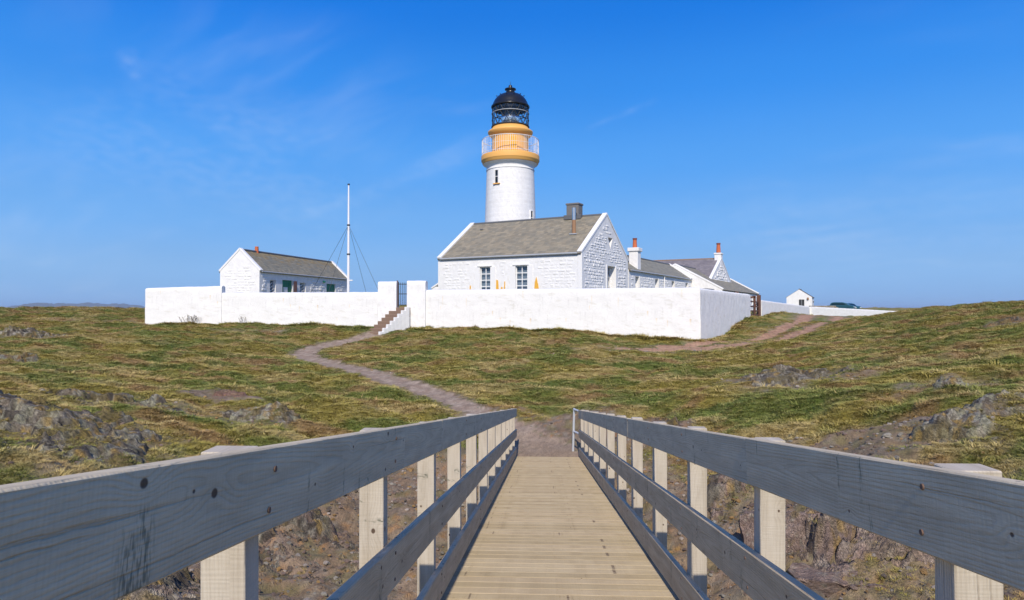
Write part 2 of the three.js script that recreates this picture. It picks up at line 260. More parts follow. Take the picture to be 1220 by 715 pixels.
{
  const xs = [], ds = [];
  for (let i = 0; i <= 860; i++) { const t = i / 430 - 1; xs.push(2 + 30 * t + 12 * t ** 3 + 46 * t ** 9); }
  for (let d = -28; d < 170;) { ds.push(d); d += d < 4 ? (d < -6 ? 1.5 : 0.4) : d < 60 ? 0.06 + (d - 4) * 0.0055 : 0.35 + (d - 60) * 0.012; }
  const nx = xs.length, nd = ds.length, pos = new Float32Array(nx * nd * 3), col = new Float32Array(nx * nd * 3), uv = new Float32Array(nx * nd * 2), kind = new Uint8Array(nx * nd);
  for (let j = 0; j < nd; j++) for (let i = 0; i < nx; i++) {
    const x = xs[i], d = ds[j], k = j * nx + i, h = groundH(x, d);
    pos.set([x, EYE + h, -d], k * 3); uv.set([x / 1.7, d / 1.7], k * 2);
    const pa = pathAt(x, d), ra = rutAt(x, d);
    kind[k] = pa < 0 ? 1 : ra < 0 ? 2 : 0;
    let c;
    if (kind[k] === 1) { c = mix3([0.34, 0.245, 0.18], [0.44, 0.34, 0.26], smooth(-0.3, 0.4, fbm(x * 1.6, d * 1.6, 4))); c = mix3(c, [0.3, 0.22, 0.15], 0.8 * smooth(19.5, 17.5, d)); c = mix3(c, [0.13, 0.14, 0.05], 0.5 * smooth(0.2, 0.45, fbm(x * 2.4, d * 2.4 + 40, 4)) * smooth(-0.5, 0, pa)); }
    else if (kind[k] === 2) c = mix3([0.5, 0.3, 0.19], [0.38, 0.21, 0.13], smooth(-0.2, 0.4, fbm(x * 1.2, d * 1.2, 4)));
    else { const b = bareAt(x, d, h); c = mix3(turfColor(x, d), soilColor(x, d, h), b); }
    const gr = 1 + 0.4 * fbm(x * 5.3, d * 5.3 + 3, 3); col.set([c[0] * gr, c[1] * gr, c[2] * gr], k * 3);
  }
  const idx = [[], [], []];
  for (let j = 0; j + 1 < nd; j++) for (let i = 0; i + 1 < nx; i++) {
    const a = j * nx + i, b = a + 1, c = a + nx, e = c + 1;
    for (const t of [[a, b, e], [a, e, c]]) { const k0 = kind[t[0]], k1 = kind[t[1]], k2 = kind[t[2]]; idx[k0 === k1 || k0 === k2 ? k0 : k1].push(...t); }
  }
  const all = new THREE.BufferGeometry(); all.setAttribute('position', new THREE.BufferAttribute(pos, 3));
  const tot = new Uint32Array(idx[0].length + idx[1].length + idx[2].length); let o = 0; for (const l of idx) { tot.set(l, o); o += l.length; }
  all.setIndex(new THREE.BufferAttribute(tot, 1)); all.computeVertexNormals(); const nor = all.attributes.normal.array;
  const grit = texture(512, 512, (u, v) => { const n = 0.9 + 0.1 * tileN(u, v, 30, 1) + 0.16 * tileN(u, v, 90, 7) + 0.12 * tileN(u, v, 180, 3); return [n, n, n * 0.98]; }, true);
  const gritBump = texture(512, 512, (u, v) => 0.5 + 0.3 * tileN(u, v, 45, 5) + 0.3 * tileN(u, v, 120, 2));
  const gm = new THREE.MeshStandardMaterial({ vertexColors: true, map: grit, bumpMap: gritBump, bumpScale: 0.02, roughness: 1 });
  ['ground', 'path', 'dirt_track'].forEach((name, k) => {
    const map = new Int32Array(nx * nd).fill(-1), P = [], C = [], U = [], N = [], I = new Uint32Array(idx[k].length); let n = 0;
    idx[k].forEach((v, q) => { if (map[v] < 0) { map[v] = n++; for (let e = 0; e < 3; e++) { P.push(pos[v * 3 + e]); C.push(col[v * 3 + e]); N.push(nor[v * 3 + e]); } U.push(uv[v * 2], uv[v * 2 + 1]); } I[q] = map[v]; });
    const g = new THREE.BufferGeometry(); g.setAttribute('position', new THREE.Float32BufferAttribute(P, 3)); g.setAttribute('normal', new THREE.Float32BufferAttribute(N, 3)); g.setAttribute('color', new THREE.Float32BufferAttribute(C, 3)); g.setAttribute('uv', new THREE.Float32BufferAttribute(U, 2)); g.setIndex(new THREE.BufferAttribute(I, 1));
    structure(name, g, gm);
  });
}
{ // sea and the headland across the bay
  const g = new THREE.CircleGeometry(28000, 96); g.rotateX(-Math.PI / 2); g.translate(0, 0, 0);
  structure('sea', g, mat(0.02, 0.06, 0.11, 0.25));
  const pos = [], idx = [], n = 260, rows = 8;
  for (let i = 0; i <= n; i++) for (let r = 0; r <= rows; r++) {
    const az = mix(-44, -26, i / n), dist = 9000 + r * 160, t = r / rows;
    const crest = 98 * smooth(-38.5, -35.2, az) * (1 - 0.75 * smooth(-31.0, -26.5, az)) * (1 + 0.12 * fbm(az * 0.7, 3, 4)) + 14 * fbm(az * 2.5, 1, 3);
    pos.push(Math.sin(az * DEG) * dist, -2 + Math.max(-2, crest) * Math.sqrt(t) + 5 * fbm(az * 6, r * 0.6, 3) * t, -Math.cos(az * DEG) * dist);
  }
  for (let i = 0; i < n; i++) for (let r = 0; r < rows; r++) { const a = i * (rows + 1) + r, b = a + rows + 1; idx.push(a, b, b + 1, a, b + 1, a + 1); }
  const hg = new THREE.BufferGeometry(); hg.setAttribute('position', new THREE.Float32BufferAttribute(pos, 3)); hg.setIndex(idx); hg.computeVertexNormals();
  structure('far_hills', hg, mat(0.1, 0.1, 0.07, 1));
}

// ------------------------------------------------------------------ footbridge
const SLOPE = 8.0 * DEG, YAW = -2.65 * DEG, TS = Math.tan(SLOPE);
function woodTex(seed, light, dark, opts = {}) { // 4.2 m x 0.2 m of board: growth rings, knots, weathering stains
  const R = rng(seed), W = 2048, H = 128, len = 4.2, wid = 0.2, knots = [];
  for (let i = 0; i < (opts.knots ?? 6); i++) knots.push([R() * len, 0.02 + R() * 0.16, 0.006 + R() * 0.012]);
  const streak = []; for (let i = 0; i < (opts.streaks ?? 14); i++) streak.push([R() * len, R() < 0.5 ? 1 : 0, 0.006 + R() * R() * 0.035, 0.03 + R() * 0.16]);
  const checks = []; for (let i = 0; i < 7; i++) checks.push([R() * len, 0.02 + R() * 0.16, 0.15 + R() * 0.5]);
  const yc = (R() - 0.5) * 0.12 + 0.1, s0 = R() * 100;
  const val = new Float32Array(W * H), fade = new Float32Array(W * H), stain = new Float32Array(W * H);
  for (let j = 0; j < H; j++) for (let i = 0; i < W; i++) {
    const x = i / W * len, y = j / H * wid; let bend = 0, core = 0;
    for (const [kx, ky, kr] of knots) { const dx = (x - kx), dy = y - ky, q = (dx * dx) / (kr * kr * 9) + (dy * dy) / (kr * kr * 2.2); bend += kr * 1.6 * Math.exp(-q * 0.45); core = Math.max(core, 1 - smooth(0.16, 0.42, (dx * dx) / (kr * kr * 1.6) + (dy * dy) / (kr * kr))); }
    const zc = 0.035 + 0.03 * n2(x * 0.45 + s0, 3) , yw = y - yc + 0.02 * n2(x * 0.5 + s0, 9) ;
    const r = Math.sqrt(yw * yw + zc * zc) + bend + 0.0015 * n2(x * 3 + s0, y * 60);
    const ring = r * 105, f = ring - Math.floor(ring), late = smooth(0.45, 0.9, f) * (1 - smooth(0.9, 1, f));
    const fibre = 0.5 * n2(x * 7 + s0, y * 500) + 0.35 * n2(x * 22, y * 900 + s0), blot = fbm(x * 1.6 + s0, y * 9, 3);
    let s = 0; for (const [px, top, w, l] of streak) { const yy = top ? wid - y : y, dx = (x - px + 0.004 * n2(y * 40, px)) / w; if (Math.abs(dx) < 2) s = Math.max(s, Math.exp(-dx * dx * 1.5) * (1 - smooth(l * 0.3, l, yy + 0.03 * n2(x * 60, y * 25)))); }
    s *= smooth(-0.2, 0.5, n2(x * 150 + s0, y * 16) + 0.5 * n2(x * 60, y * 40));
    let chk = 0; for (const [cx, cy, cl] of checks) { const q = (x - cx) / cl; if (Math.abs(q) < 1) chk = Math.max(chk, (1 - smooth(0.0006, 0.0018, Math.abs(y - cy - 0.006 * n2(x * 1.5 + cx, s0) - 0.0015 * n2(x * 9, s0)))) * (1 - q * q)); }
    const k = j * W + i; val[k] = clamp(0.58 - 0.24 * late + 0.2 * fibre + 0.42 * blot + 0.1 * n2(x * 130, y * 5 + s0) - 0.8 * chk); fade[k] = core; stain[k] = s;
  }
  const map = texture(W, H, (u, v, i, j) => { const k = j * W + i; let c = mix3(dark, light, val[k]); c = mix3(c, [0.22, 0.15, 0.1], fade[k] * 0.75); c = mix3(c, opts.stain ?? [0.16, 0.2, 0.15], stain[k] * (opts.stainK ?? 0.75)); return c; }, true);
  const bump = texture(W, H, (u, v, i, j) => clamp(val[j * W + i] - 0.3 * fade[j * W + i]));
  return { map, bump };
}
const railMats = [[21, 7], [22, 5], [23, 8]].map(([s, k]) => { const t = woodTex(s, [0.845, 0.79, 0.67], [0.69, 0.63, 0.52], { knots: k, streaks: 13, stain: [0.24, 0.27, 0.22], stainK: 0.6 }); return new THREE.MeshStandardMaterial({ map: t.map, bumpMap: t.bump, bumpScale: 0.004, roughness: 0.85 }); });
const lowMats = [[31, 6], [32, 8]].map(([s, k]) => { const t = woodTex(s, [0.84, 0.765, 0.63], [0.67, 0.59, 0.465], { knots: k, streaks: 10, stain: [0.26, 0.25, 0.2], stainK: 0.6 }); return new THREE.MeshStandardMaterial({ map: t.map, bumpMap: t.bump, bumpScale: 0.004, roughness: 0.85 }); });
const postMats = [[41, 8], [42, 11]].map(([s, k]) => { const t = woodTex(s, [0.77, 0.735, 0.67], [0.66, 0.615, 0.54], { knots: k, streaks: 4 }); return new THREE.MeshStandardMaterial({ map: t.map, bumpMap: t.bump, bumpScale: 0.003, roughness: 0.85 }); });
const deckTex = woodTex(61, [0.725, 0.67, 0.56], [0.6, 0.54, 0.43], { knots: 10, streaks: 10, stain: [0.42, 0.36, 0.26], stainK: 0.6 });
const deckMats = [1, 0.93, 1.05, 0.88, 0.97].map((k, i) => new THREE.MeshStandardMaterial({ color: new THREE.Color().setRGB(clamp(k), clamp(k * 0.985), clamp(k * (i % 2 ? 0.94 : 0.98))), map: deckTex.map, bumpMap: deckTex.bump, bumpScale: 0.002, roughness: 0.85 }));
function woodUV(g, axis, R) { // grain along the given axis, every board cut from another place
  const ou = R() , ov = R(), p = g.attributes.position, n = g.attributes.normal, uv = g.attributes.uv;
  for (let i = 0; i < p.count; i++) {
    const c = [p.getX(i), p.getY(i), p.getZ(i)], a = [Math.abs(n.getX(i)), Math.abs(n.getY(i)), Math.abs(n.getZ(i))], o = [0, 1, 2].filter((k) => k !== axis);
    const across = a[o[0]] > a[o[1]] ? c[o[1]] : c[o[0]];
    uv.setXY(i, c[axis] / 4.2 + ou, across / 0.2 + (axis === 2 ? 0.5 : ov));
  }
  return g;
}
const bridge = thing('footbridge', 'weathered timber footbridge with grooved deck and three-rail sides', 'bridge');
bridge.position.set(0.113, EYE - 1.313, 0); bridge.rotation.y = YAW;
{
  const R = rng(5), S0 = -2.2, S1 = 17.05, HW = 0.78;
  // deck boards: grooved profile across the walk
  const pitch = 0.151, w = 0.145, len = 2 * HW + 0.09, prof = new THREE.Shape(); prof.moveTo(-w / 2, -0.032); prof.lineTo(w / 2, -0.032);
  const top = []; const ng = 7; top.push([w / 2, -0.004], [w / 2 - 0.004, 0]);
  for (let k = 0; k < ng; k++) { const c = w / 2 - (k + 0.5) * w / ng, hw = w / ng * 0.24; if (k > 0 || true) top.push([c + hw, 0], [c + hw * 0.7, -0.005], [c - hw * 0.7, -0.005], [c - hw, 0]); }
  top.push([-w / 2 + 0.004, 0], [-w / 2, -0.004]); for (const [a, b] of top) prof.lineTo(a, b); prof.closePath();
  const variants = []; for (let k = 0; k < 5; k++) { const g = new THREE.ExtrudeGeometry(prof, { depth: len, bevelEnabled: false }); g.translate(0, 0, -len / 2); g.rotateY(Math.PI / 2); variants.push(woodUV(boxUV(g), 0, R)); }
  for (let s = S0; s < S1 - 0.1; s += pitch) { const m = part('deck_plank', variants[(R() * 5) | 0], deckMats[(R() * 5) | 0], bridge); m.position.set((R() - 0.5) * 0.012, -s * TS + (R() - 0.5) * 0.003, -s); m.rotation.set(-SLOPE + (R() - 0.5) * 0.008, (R() - 0.5) * 0.003, 0); }
  // beams under the deck
  for (const x of [-0.72, 0, 0.72]) { const L = (S1 - S0) / Math.cos(SLOPE); const m = part('beam', woodUV(cbox(0.12, 0.26, L, 0.008), 2, R), railMats[0], bridge); const c = (S0 + S1) / 2; m.position.set(x, -c * TS - 0.17, -c); m.rotation.x = -SLOPE; }
  // posts, plumb, outside the rails
  const postS = []; for (let k = -2; k < 12; k++) postS.push(1.62 + 1.39 * k);
  const tops = { '-1': 1.215, 1: 1.18 };
  for (const sd of [-1, 1]) for (const s of postS) {
    const h = tops[sd] + 0.3 + R() * 0.02, ti = tops[sd] - (sd < 0 ? 0.034 : 0.02) + (R() - 0.5) * 0.014;
    const m = part('post', woodUV(cbox(0.11, h, 0.08, 0.003), 1, R), postMats[(R() * 2) | 0], bridge);
    m.position.set(sd * (HW + 0.042 + 0.056 + 0.001), -s * TS + ti - h / 2 + 0.012, -s); m.rotation.set((R() - 0.5) * 0.012, (R() - 0.5) * 0.05, (R() - 0.5) * 0.012);
  }
  // rails: boards three bays long, butted at the posts
  for (const sd of [-1, 1]) for (const [hi, ht] of [[tops[sd] - 0.012, 0.2], [0.675, 0.19], [0.226, 0.19]]) {
    const cuts = [S0 - 0.3]; for (let k = (sd < 0 ? (hi > 1 ? 1 : 2) : (hi > 1 ? 3 : 2)); k < 13; k += 3) cuts.push(postS[Math.min(k, 13)]); if (cuts[cuts.length - 1] < S1 - 0.6) cuts.push(S1 + 0.03); else cuts[cuts.length - 1] = S1 + 0.03;
    for (let i = 0; i + 1 < cuts.length; i++) {
      const a = cuts[i] + 0.003, b = cuts[i + 1] - 0.003, L = (b - a) / Math.cos(SLOPE), c = (a + b) / 2;
      const m = part('rail', woodUV(cbox(0.042, ht, L, 0.004), 2, R), hi > 1 ? railMats[(R() * 3) | 0] : lowMats[(R() * 2) | 0], bridge);
      m.position.set(sd * (HW + 0.021) + (R() - 0.5) * 0.004, -c * TS + hi - ht / 2 + (R() - 0.5) * 0.004, -c); m.rotation.x = -SLOPE;
      const bolts = []; for (const s of postS) if (s > a && s < b) for (const y of [0.055, -0.055]) { const t = new THREE.CylinderGeometry(0.007, 0.008, 0.004, 8); t.rotateZ(Math.PI / 2); bolts.push([t, -sd * 0.0225, y + (R() - 0.5) * 0.02, -(s - c) / Math.cos(SLOPE) + (R() - 0.5) * 0.03]); }
      for (const [t, x, y, z] of bolts) part('bolt', at(t, x, y, z), M.boltRust, m);
    }
  }
  // timber end piece where the bridge meets the bank
  const e = part('end_beam', woodUV(cbox(2 * HW + 0.3, 0.3, 0.1, 0.01), 0, R), railMats[1], bridge); e.position.set(0, -(S1 + 0.06) * TS - 0.165, -(S1 + 0.06));
}
{ // galvanised tube handrail at the foot of the bridge
  const o = thing('tube_handrail', 'galvanised steel tube handrail at the far end of the footbridge', 'handrail');
  o.position.copy(bridge.position); o.rotation.y = YAW; const s = 17.08, y = -s * TS, R = 0.03;
  part('upright', bar([0.65, y - 0.35, -17.5], [0.69, y + 1.16, -17.45], R, 12), M.galv, o);
  for (const h of [1.13, 0.56]) part('cross_tube', bar([0.68, y + h, -17.47], [0.845, y + h + 0.01, -16.98], R * 0.9, 10), M.galv, o);
  part('base_plate', at(new THREE.CylinderGeometry(0.07, 0.07, 0.02, 16), 0.66, y + 0.02, -17.5), M.galv, o);
}

// ------------------------------------------------------------------ white buildings
function panel(pts, holes, thick) { // upright wall piece: outer face at z = 0, openings cut through
  const s = new THREE.Shape(pts.map(([x, y]) => new THREE.Vector2(x, y)));
  for (const h of holes) s.holes.push(new THREE.Path(h.map(([x, y]) => new THREE.Vector2(x, y))));
  const g = new THREE.ExtrudeGeometry(s, { depth: thick, bevelEnabled: false }); g.translate(0, 0, -thick); return boxUV(g, 1);
}
const rect = (x0, y0, x1, y1) => [[x0, y0], [x1, y0], [x1, y1], [x0, y1]];
function inside(pts, x, y) { let c = false; for (let i = 0, j = pts.length - 1; i < pts.length; j = i++) { const [xi, yi] = pts[i], [xj, yj] = pts[j]; if (yi > y !== yj > y && x < (xj - xi) * (y - yi) / (yj - yi) + xi) c = !c; } return c; }
function rubble(pts, skips, seed, size = 1, proud = 0.03) { // whitewashed rubble facing: every stone its own swelling, mortar set back
  const R = rng(seed), list = [], xs = pts.map((p) => p[0]), ys = pts.map((p) => p[1]), x0 = Math.min(...xs), x1 = Math.max(...xs), y0 = Math.min(...ys), y1 = Math.max(...ys);
  for (let y = y0; y < y1;) {
    const h = (0.14 + R() * 0.12) * size;
    for (let x = x0 - R() * 0.3; x < x1;) {
      const w = (0.22 + R() * 0.42) * size, cx = x + w / 2, cy = y + h / 2 + (R() - 0.5) * 0.04; x += w;
      const m = 0.04, c = [[cx - w / 2 + m, cy - h / 2 + m], [cx + w / 2 - m, cy - h / 2 + m], [cx + w / 2 - m, cy + h / 2 - m], [cx - w / 2 + m, cy + h / 2 - m]];
      if (!c.every(([a, b]) => inside(pts, a, b)) || R() < 0.1 || skips.some(([a, b, e, f]) => cx + w / 2 > a && cx - w / 2 < e && cy + h / 2 > b && cy - h / 2 < f)) { continue; }
      const t = proud * (0.35 + R() * 1.1), g = cbox(w - 0.02 - R() * 0.03, h - 0.02 - R() * 0.02, 0.16, 0.03 + R() * 0.03); g.rotateX((R() - 0.5) * 0.16); g.rotateY((R() - 0.5) * 0.12); g.rotateZ((R() - 0.5) * 0.12); g.translate(cx, cy, t - 0.08); list.push(g);
    }
    y += h;
  }
  return merge(list);
}
function slates(len, run, seed, cols, ridgeTint) { // one slope in its own plane: x along the eaves, y up the slope; slates lapped like the real thing
  const R = rng(seed), list = [], gauge = 0.24;
  for (let r = 0, y = 0; y < run - 0.1; r++, y += gauge) {
    for (let x = -len / 2 + (r % 2 ? -0.14 : 0); x < len / 2; ) {
      const w = 0.25 + R() * 0.09, a = Math.max(x, -len / 2), b = Math.min(x + w, len / 2); x += w; if (b - a < 0.04) continue;
      const hgt = Math.min(0.4, run - y), g = new THREE.BoxGeometry(b - a - 0.008, hgt, 0.012 + R() * 0.008); g.rotateX(-0.028 + (R() - 0.5) * 0.012); g.rotateZ((R() - 0.5) * 0.03); g.translate((a + b) / 2, y + hgt / 2 + (R() - 0.5) * 0.02, 0.028 + R() * 0.006);
      const k = 0.88 + R() * 0.24, X = (a + b) / 2, q = fbm(X * 0.7 + seed, y * 0.9, 4); let c = mix3(cols[0], cols[1], smooth(-0.5, 0.5, q * 0.7 + (R() - 0.5) * 0.7));
      if (ridgeTint) c = mix3(c, ridgeTint, 0.7 * smooth(0.5, 1.05, y / run + 0.5 * fbm(X * 0.8, y * 2 + seed, 3)) );
      const c2 = [c[0] * k, c[1] * k, c[2] * k]; list.push(tint(g, () => c2));
    }
  }
  return merge(list);
}
function gabled(root, o) { // walls with openings, lapped slate roof, copings; ridge along x, front towards +z
  const { L, W, H, R: RH, t = 0.5, foot = -1.2 } = o, hz = W / 2, hl = L / 2, pitch = Math.atan2(RH - H, hz), run = Math.hypot(RH - H, hz);
  const gp = [[-hz + t, foot], [hz - t, foot], [hz - t, H], [hz, H], [0, RH], [-hz, H], [-hz + t, H]];
  const faces = { front: [rect(-hl, foot, hl, H), o.front ?? []], back: [rect(-hl, foot, hl, H), []], right: [gp, o.right ?? []], left: [gp, o.left ?? []] };
  const turn = { front: [0, 0, hz], back: [Math.PI, 0, -hz], right: [Math.PI / 2, hl, 0], left: [-Math.PI / 2, -hl, 0] };
  const out = {};
  for (const [k, [pts, holes]] of Object.entries(faces)) { const m = part('wall', panel(pts, holes, t), M.lime, root); m.position.set(turn[k][1], 0, turn[k][2]); m.rotation.y = turn[k][0]; out[k] = m; }
  for (const [k, skips, size, proud] of o.rubble ?? []) { const gq = k === 'right' || k === 'left' ? [[-hz + 0.3, 0], [hz - 0.3, 0], [hz - 0.3, H - 0.1], [0, RH - 0.45], [-hz + 0.3, H - 0.1]] : rect(-hl + 0.3, 0, hl - 0.3, H - 0.25); const m = part('stonework', rubble(gq, skips, o.seed + k.length, size, proud), M.stone, out[k]); m.userData.kind = 'stuff'; m.position.z = 0.001; }
  part('floor', at(cbox(L - 2 * t - 0.02, 0.1, W - 2 * t - 0.02, 0.01), 0, 0, 0), M.room, root);
  // roof
  for (const s of [1, -1]) {
    const slope = new THREE.Group(), r = part('roof_slope', boxUV(at(new THREE.BoxGeometry(L - 0.06, run + 0.14, 0.07), 0, (run - 0.14) / 2, -0.035 + 0.045)), M.roofBoard, root);
    r.position.set(0, H, s * hz); r.rotation.set(-(Math.PI / 2 - pitch), 0, 0); if (s < 0) { r.rotation.set(0, Math.PI, 0); r.rotateX(-(Math.PI / 2 - pitch)); }
    if (s > 0 || o.bothSlopes) { const sl = part('slates', slates(L - 0.3, run + 0.06, o.seed + s, o.slate, o.ridgeTint), M.slate, r); sl.userData.kind = 'stuff'; sl.position.set(0, -0.12, 0.012); }
  }
  const ridge = part('ridge', boxUV(at(new THREE.CylinderGeometry(0.1, 0.1, L - 0.5, 10, 1, false), 0, 0, 0, 0, 0, Math.PI / 2)), o.ridgeMat ?? M.lead, root); ridge.position.set(0, RH + 0.05, 0);
  for (const e of o.skews ?? [1, -1]) for (const s of [1, -1]) { const l = run + 0.14, m = part('coping', at(cbox(0.34, 0.16, l, 0.02), 0, 0, 0), M.white, root); m.position.set(e * (hl - 0.13), (H + RH) / 2 + 0.115 - 0.03, s * (hz / 2 + 0.03)); m.rotation.x = s * pitch; }
  return out;
}
function sash(parent, x, y0, y1, w, z, cols, rows, open = 0.13) { // glazed window set back in its opening
  const f = new THREE.Group(); const h = y1 - y0; f.name = 'window'; f.position.set(x, y0 + h / 2, z - open); parent.add(f);
  const fr = 0.05; for (const s of [-1, 1]) { part('frame', at(cbox(fr, h, 0.06, 0.004), s * (w / 2 - fr / 2), 0, 0), M.whitePaint, f); part('frame', at(cbox(w - 2 * fr, fr, 0.06, 0.004), 0, s * (h / 2 - fr / 2), 0), M.whitePaint, f); }
  const iw = w - 2 * fr, ih = h - 2 * fr;
  for (let i = 1; i < cols; i++) part('glazing_bar', at(cbox(0.055, ih, 0.04, 0.004), -iw / 2 + iw * i / cols, 0, 0.004), M.whitePaint, f);
  for (let j = 1; j < rows; j++) part('glazing_bar', at(cbox(iw, 0.055, 0.036, 0.004), 0, -ih / 2 + ih * j / rows, 0.004), M.whitePaint, f);
  for (let i = 0; i < cols; i++) for (let j = 0; j < rows; j++) part('pane', at(new THREE.PlaneGeometry(iw / cols - 0.03, ih / rows - 0.03), -iw / 2 + iw * (i + 0.5) / cols, -ih / 2 + ih * (j + 0.5) / rows, -0.008), M.glass, f);
  part('blind', at(new THREE.PlaneGeometry(w + 0.1, h + 0.1), 0, 0, -0.14), M.blind, f);  // added sheet behind the glass, its colour stands in for reflected sky
  return f;
}
const place = (o, X, D, h, deg) => { o.position.set(X, EYE + h, -D); o.rotation.y = deg * DEG; return o; };

{ // keeper's house
  const o = place(thing('keepers_house', 'white rubble stone house with grey slate roof below the lighthouse tower', 'house'), 1.75, 50.73, 0.2, -29.2);
  const L = 11.5, W = 9, H = 3.55, RH = 6.55, wins = [[L / 2 - 7.42, 0.86], [L / 2 - 4.5, 0.93]];
  const gz = (s) => 4.5 - s; // across the right gable, from the front corner inwards
  const niche = [[-1.15 + 0.35, 4.98], [-0.1, 4.98], [-0.45, 4.15]], gw = rect(-1.9, 0.7, -0.25, 2.95).map(([x, y]) => [-(x), y]).reverse();
  // right gable: its own x runs from the front (negative) to the back
  const gwin = rect(0.1, 0.75, 1.75, 2.95), nich = [[0.25, 5.0], [0.72, 4.22], [1.2, 5.0]];
  const faces = gabled(o, { L, W, H, R: RH, seed: 100, front: wins.map(([x, w]) => rect(x - w / 2, 0.95, x + w / 2, 2.83)), right: [gwin, nich], slate: [[0.2, 0.185, 0.14], [0.27, 0.235, 0.165]], t: 0.55,
    rubble: [['front', [[wins[0][0] - 1.15, 0, wins[0][0] + 1.15, 3.1], [wins[1][0] - 1.15, 0, wins[1][0] + 1.15, 3.1]], 1, 0.014], ['right', [[-0.2, 0.5, 2.0, 3.15], [0.15, 4.15, 1.3, 5.1]], 1, 0.026], ['left', [], 1, 0.04]] });
  for (const [x, w] of wins) {
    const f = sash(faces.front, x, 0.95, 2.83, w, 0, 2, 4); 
    part('sill', at(cbox(w + 0.2, 0.1, 0.3, 0.01), x, 0.9, 0.03), M.white, faces.front); part('lintel', at(cbox(w + 0.34, 0.1, 0.14, 0.01), x - 0.03, 2.9, 0.02), M.white, faces.front);
    for (const s of [-1, 1]) part('window_surround', at(cbox(0.42, 2.2, 0.08, 0.01), x + s * (w / 2 + 0.215), 1.75, 0.0), M.white, faces.front);
  }
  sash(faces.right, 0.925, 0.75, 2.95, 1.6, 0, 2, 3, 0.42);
  part('sill', at(cbox(1.9, 0.12, 0.3, 0.01), 0.925, 0.68, 0.03), M.white, faces.right);
  for (const s of [-1, 1]) part('window_surround', at(cbox(0.24, 2.3, 0.08, 0.01), 0.925 + s * 0.95, 1.85, 0.005), M.white, faces.right);
  part('niche_back', at(cbox(1.3, 1.1, 0.05, 0.01), 0.72, 4.65, -0.5), M.rustPipe, faces.right);
  part('corner_margin', at(cbox(0.3, H, 0.3, 0.02), L / 2 - 0.13, H / 2, W / 2 - 0.13), M.white, o);
  part('gutter', boxUV(at(new THREE.CylinderGeometry(0.07, 0.07, L - 0.5, 10, 1), 0, H - 0.03, W / 2 + 0.12, 0, 0, Math.PI / 2)), M.greyIron, o);
  part('fascia', at(cbox(L - 0.6, 0.12, 0.05, 0.005), 0, H - 0.1, W / 2 + 0.03), M.greyIron, o);
  // ochre paint left on the wall beside the windows
  const flake = (pts, x, y) => { const s = new THREE.Shape(pts.map(([a, b]) => new THREE.Vector2(a, b))); part('ochre_paint_patch', boxUV(at(new THREE.ExtrudeGeometry(s, { depth: 0.02, bevelEnabled: false }), x, y, 0.041)), M.ochrePaint, faces.front); };
  flake([[0, 0], [0.5, 0.02], [0.52, 0.36], [0.42, 0.4], [0.36, 0.15], [0.22, 0.2], [0.17, 0.85], [0.02, 0.9]], wins[0][0] + 0.92, 1.0); flake([[0, 0], [0.09, 0], [0.11, 0.7], [0.05, 0.72]], wins[0][0] + 1.55, 1.05);
  flake([[0, 0], [0.36, 0.02], [0.32, 0.35], [0.16, 0.98], [0.04, 0.6]], wins[1][0] + 1.02, 1.05); flake([[0, 0], [0.1, 0.02], [0.12, 0.55], [0.04, 0.6]], wins[0][0] - 1.3, 0.95);
  // chimney and flue pipe
  const c = part('chimney', merge([at(cbox(0.95, 1.3, 0.8, 0.03), 0, 0, 0), at(cbox(1.05, 0.14, 0.9, 0.03), 0, 0.6, 0)]), M.darkStone, o); c.position.set(L / 2 - 2.5, RH + 0.35, 0);
  part('chimney_flashing', at(cbox(1.35, 0.35, 0.95, 0.03), L / 2 - 2.5, RH - 0.02, 0), M.lead, o);
  const fl = part('flue_pipe', bar([L / 2 - 1.55, RH - 1.75, 2.25], [L / 2 - 1.55, RH + 0.35, 2.25], 0.13, 14), M.steel, o);
  part('flue_sleeve', bar([L / 2 - 1.55, RH - 1.45, 2.25], [L / 2 - 1.55, RH - 0.5, 2.25], 0.14, 14), M.rustPipe, fl); part('flue_collar', at(cbox(0.55, 0.09, 0.45, 0.02), L / 2 - 1.55, RH - 1.5, 2.28), M.greyIron, fl); part('flue_bracket', bar([L / 2 - 1.55, RH + 0.2, 2.25], [L / 2 - 2.2, RH + 0.2, 0.3], 0.025), M.iron, fl);
  part('roof_vent', at(cbox(0.22, 0.1, 0.25, 0.02), -L / 2 + 1.6, H + 2.45, W / 2 - 3.55), M.lead, o);
  const bt = part('buttress', merge([at(cbox(0.75, 1.9, 1.4, 0.04), 0, 0.55, 0), at(cbox(0.95, 0.12, 1.5, 0.02), 0.05, 1.62, 0, 0, 0, 0.5)]), M.lime, o); bt.position.set(-L / 2 - 0.3, 0, W / 2 - 0.8);
}
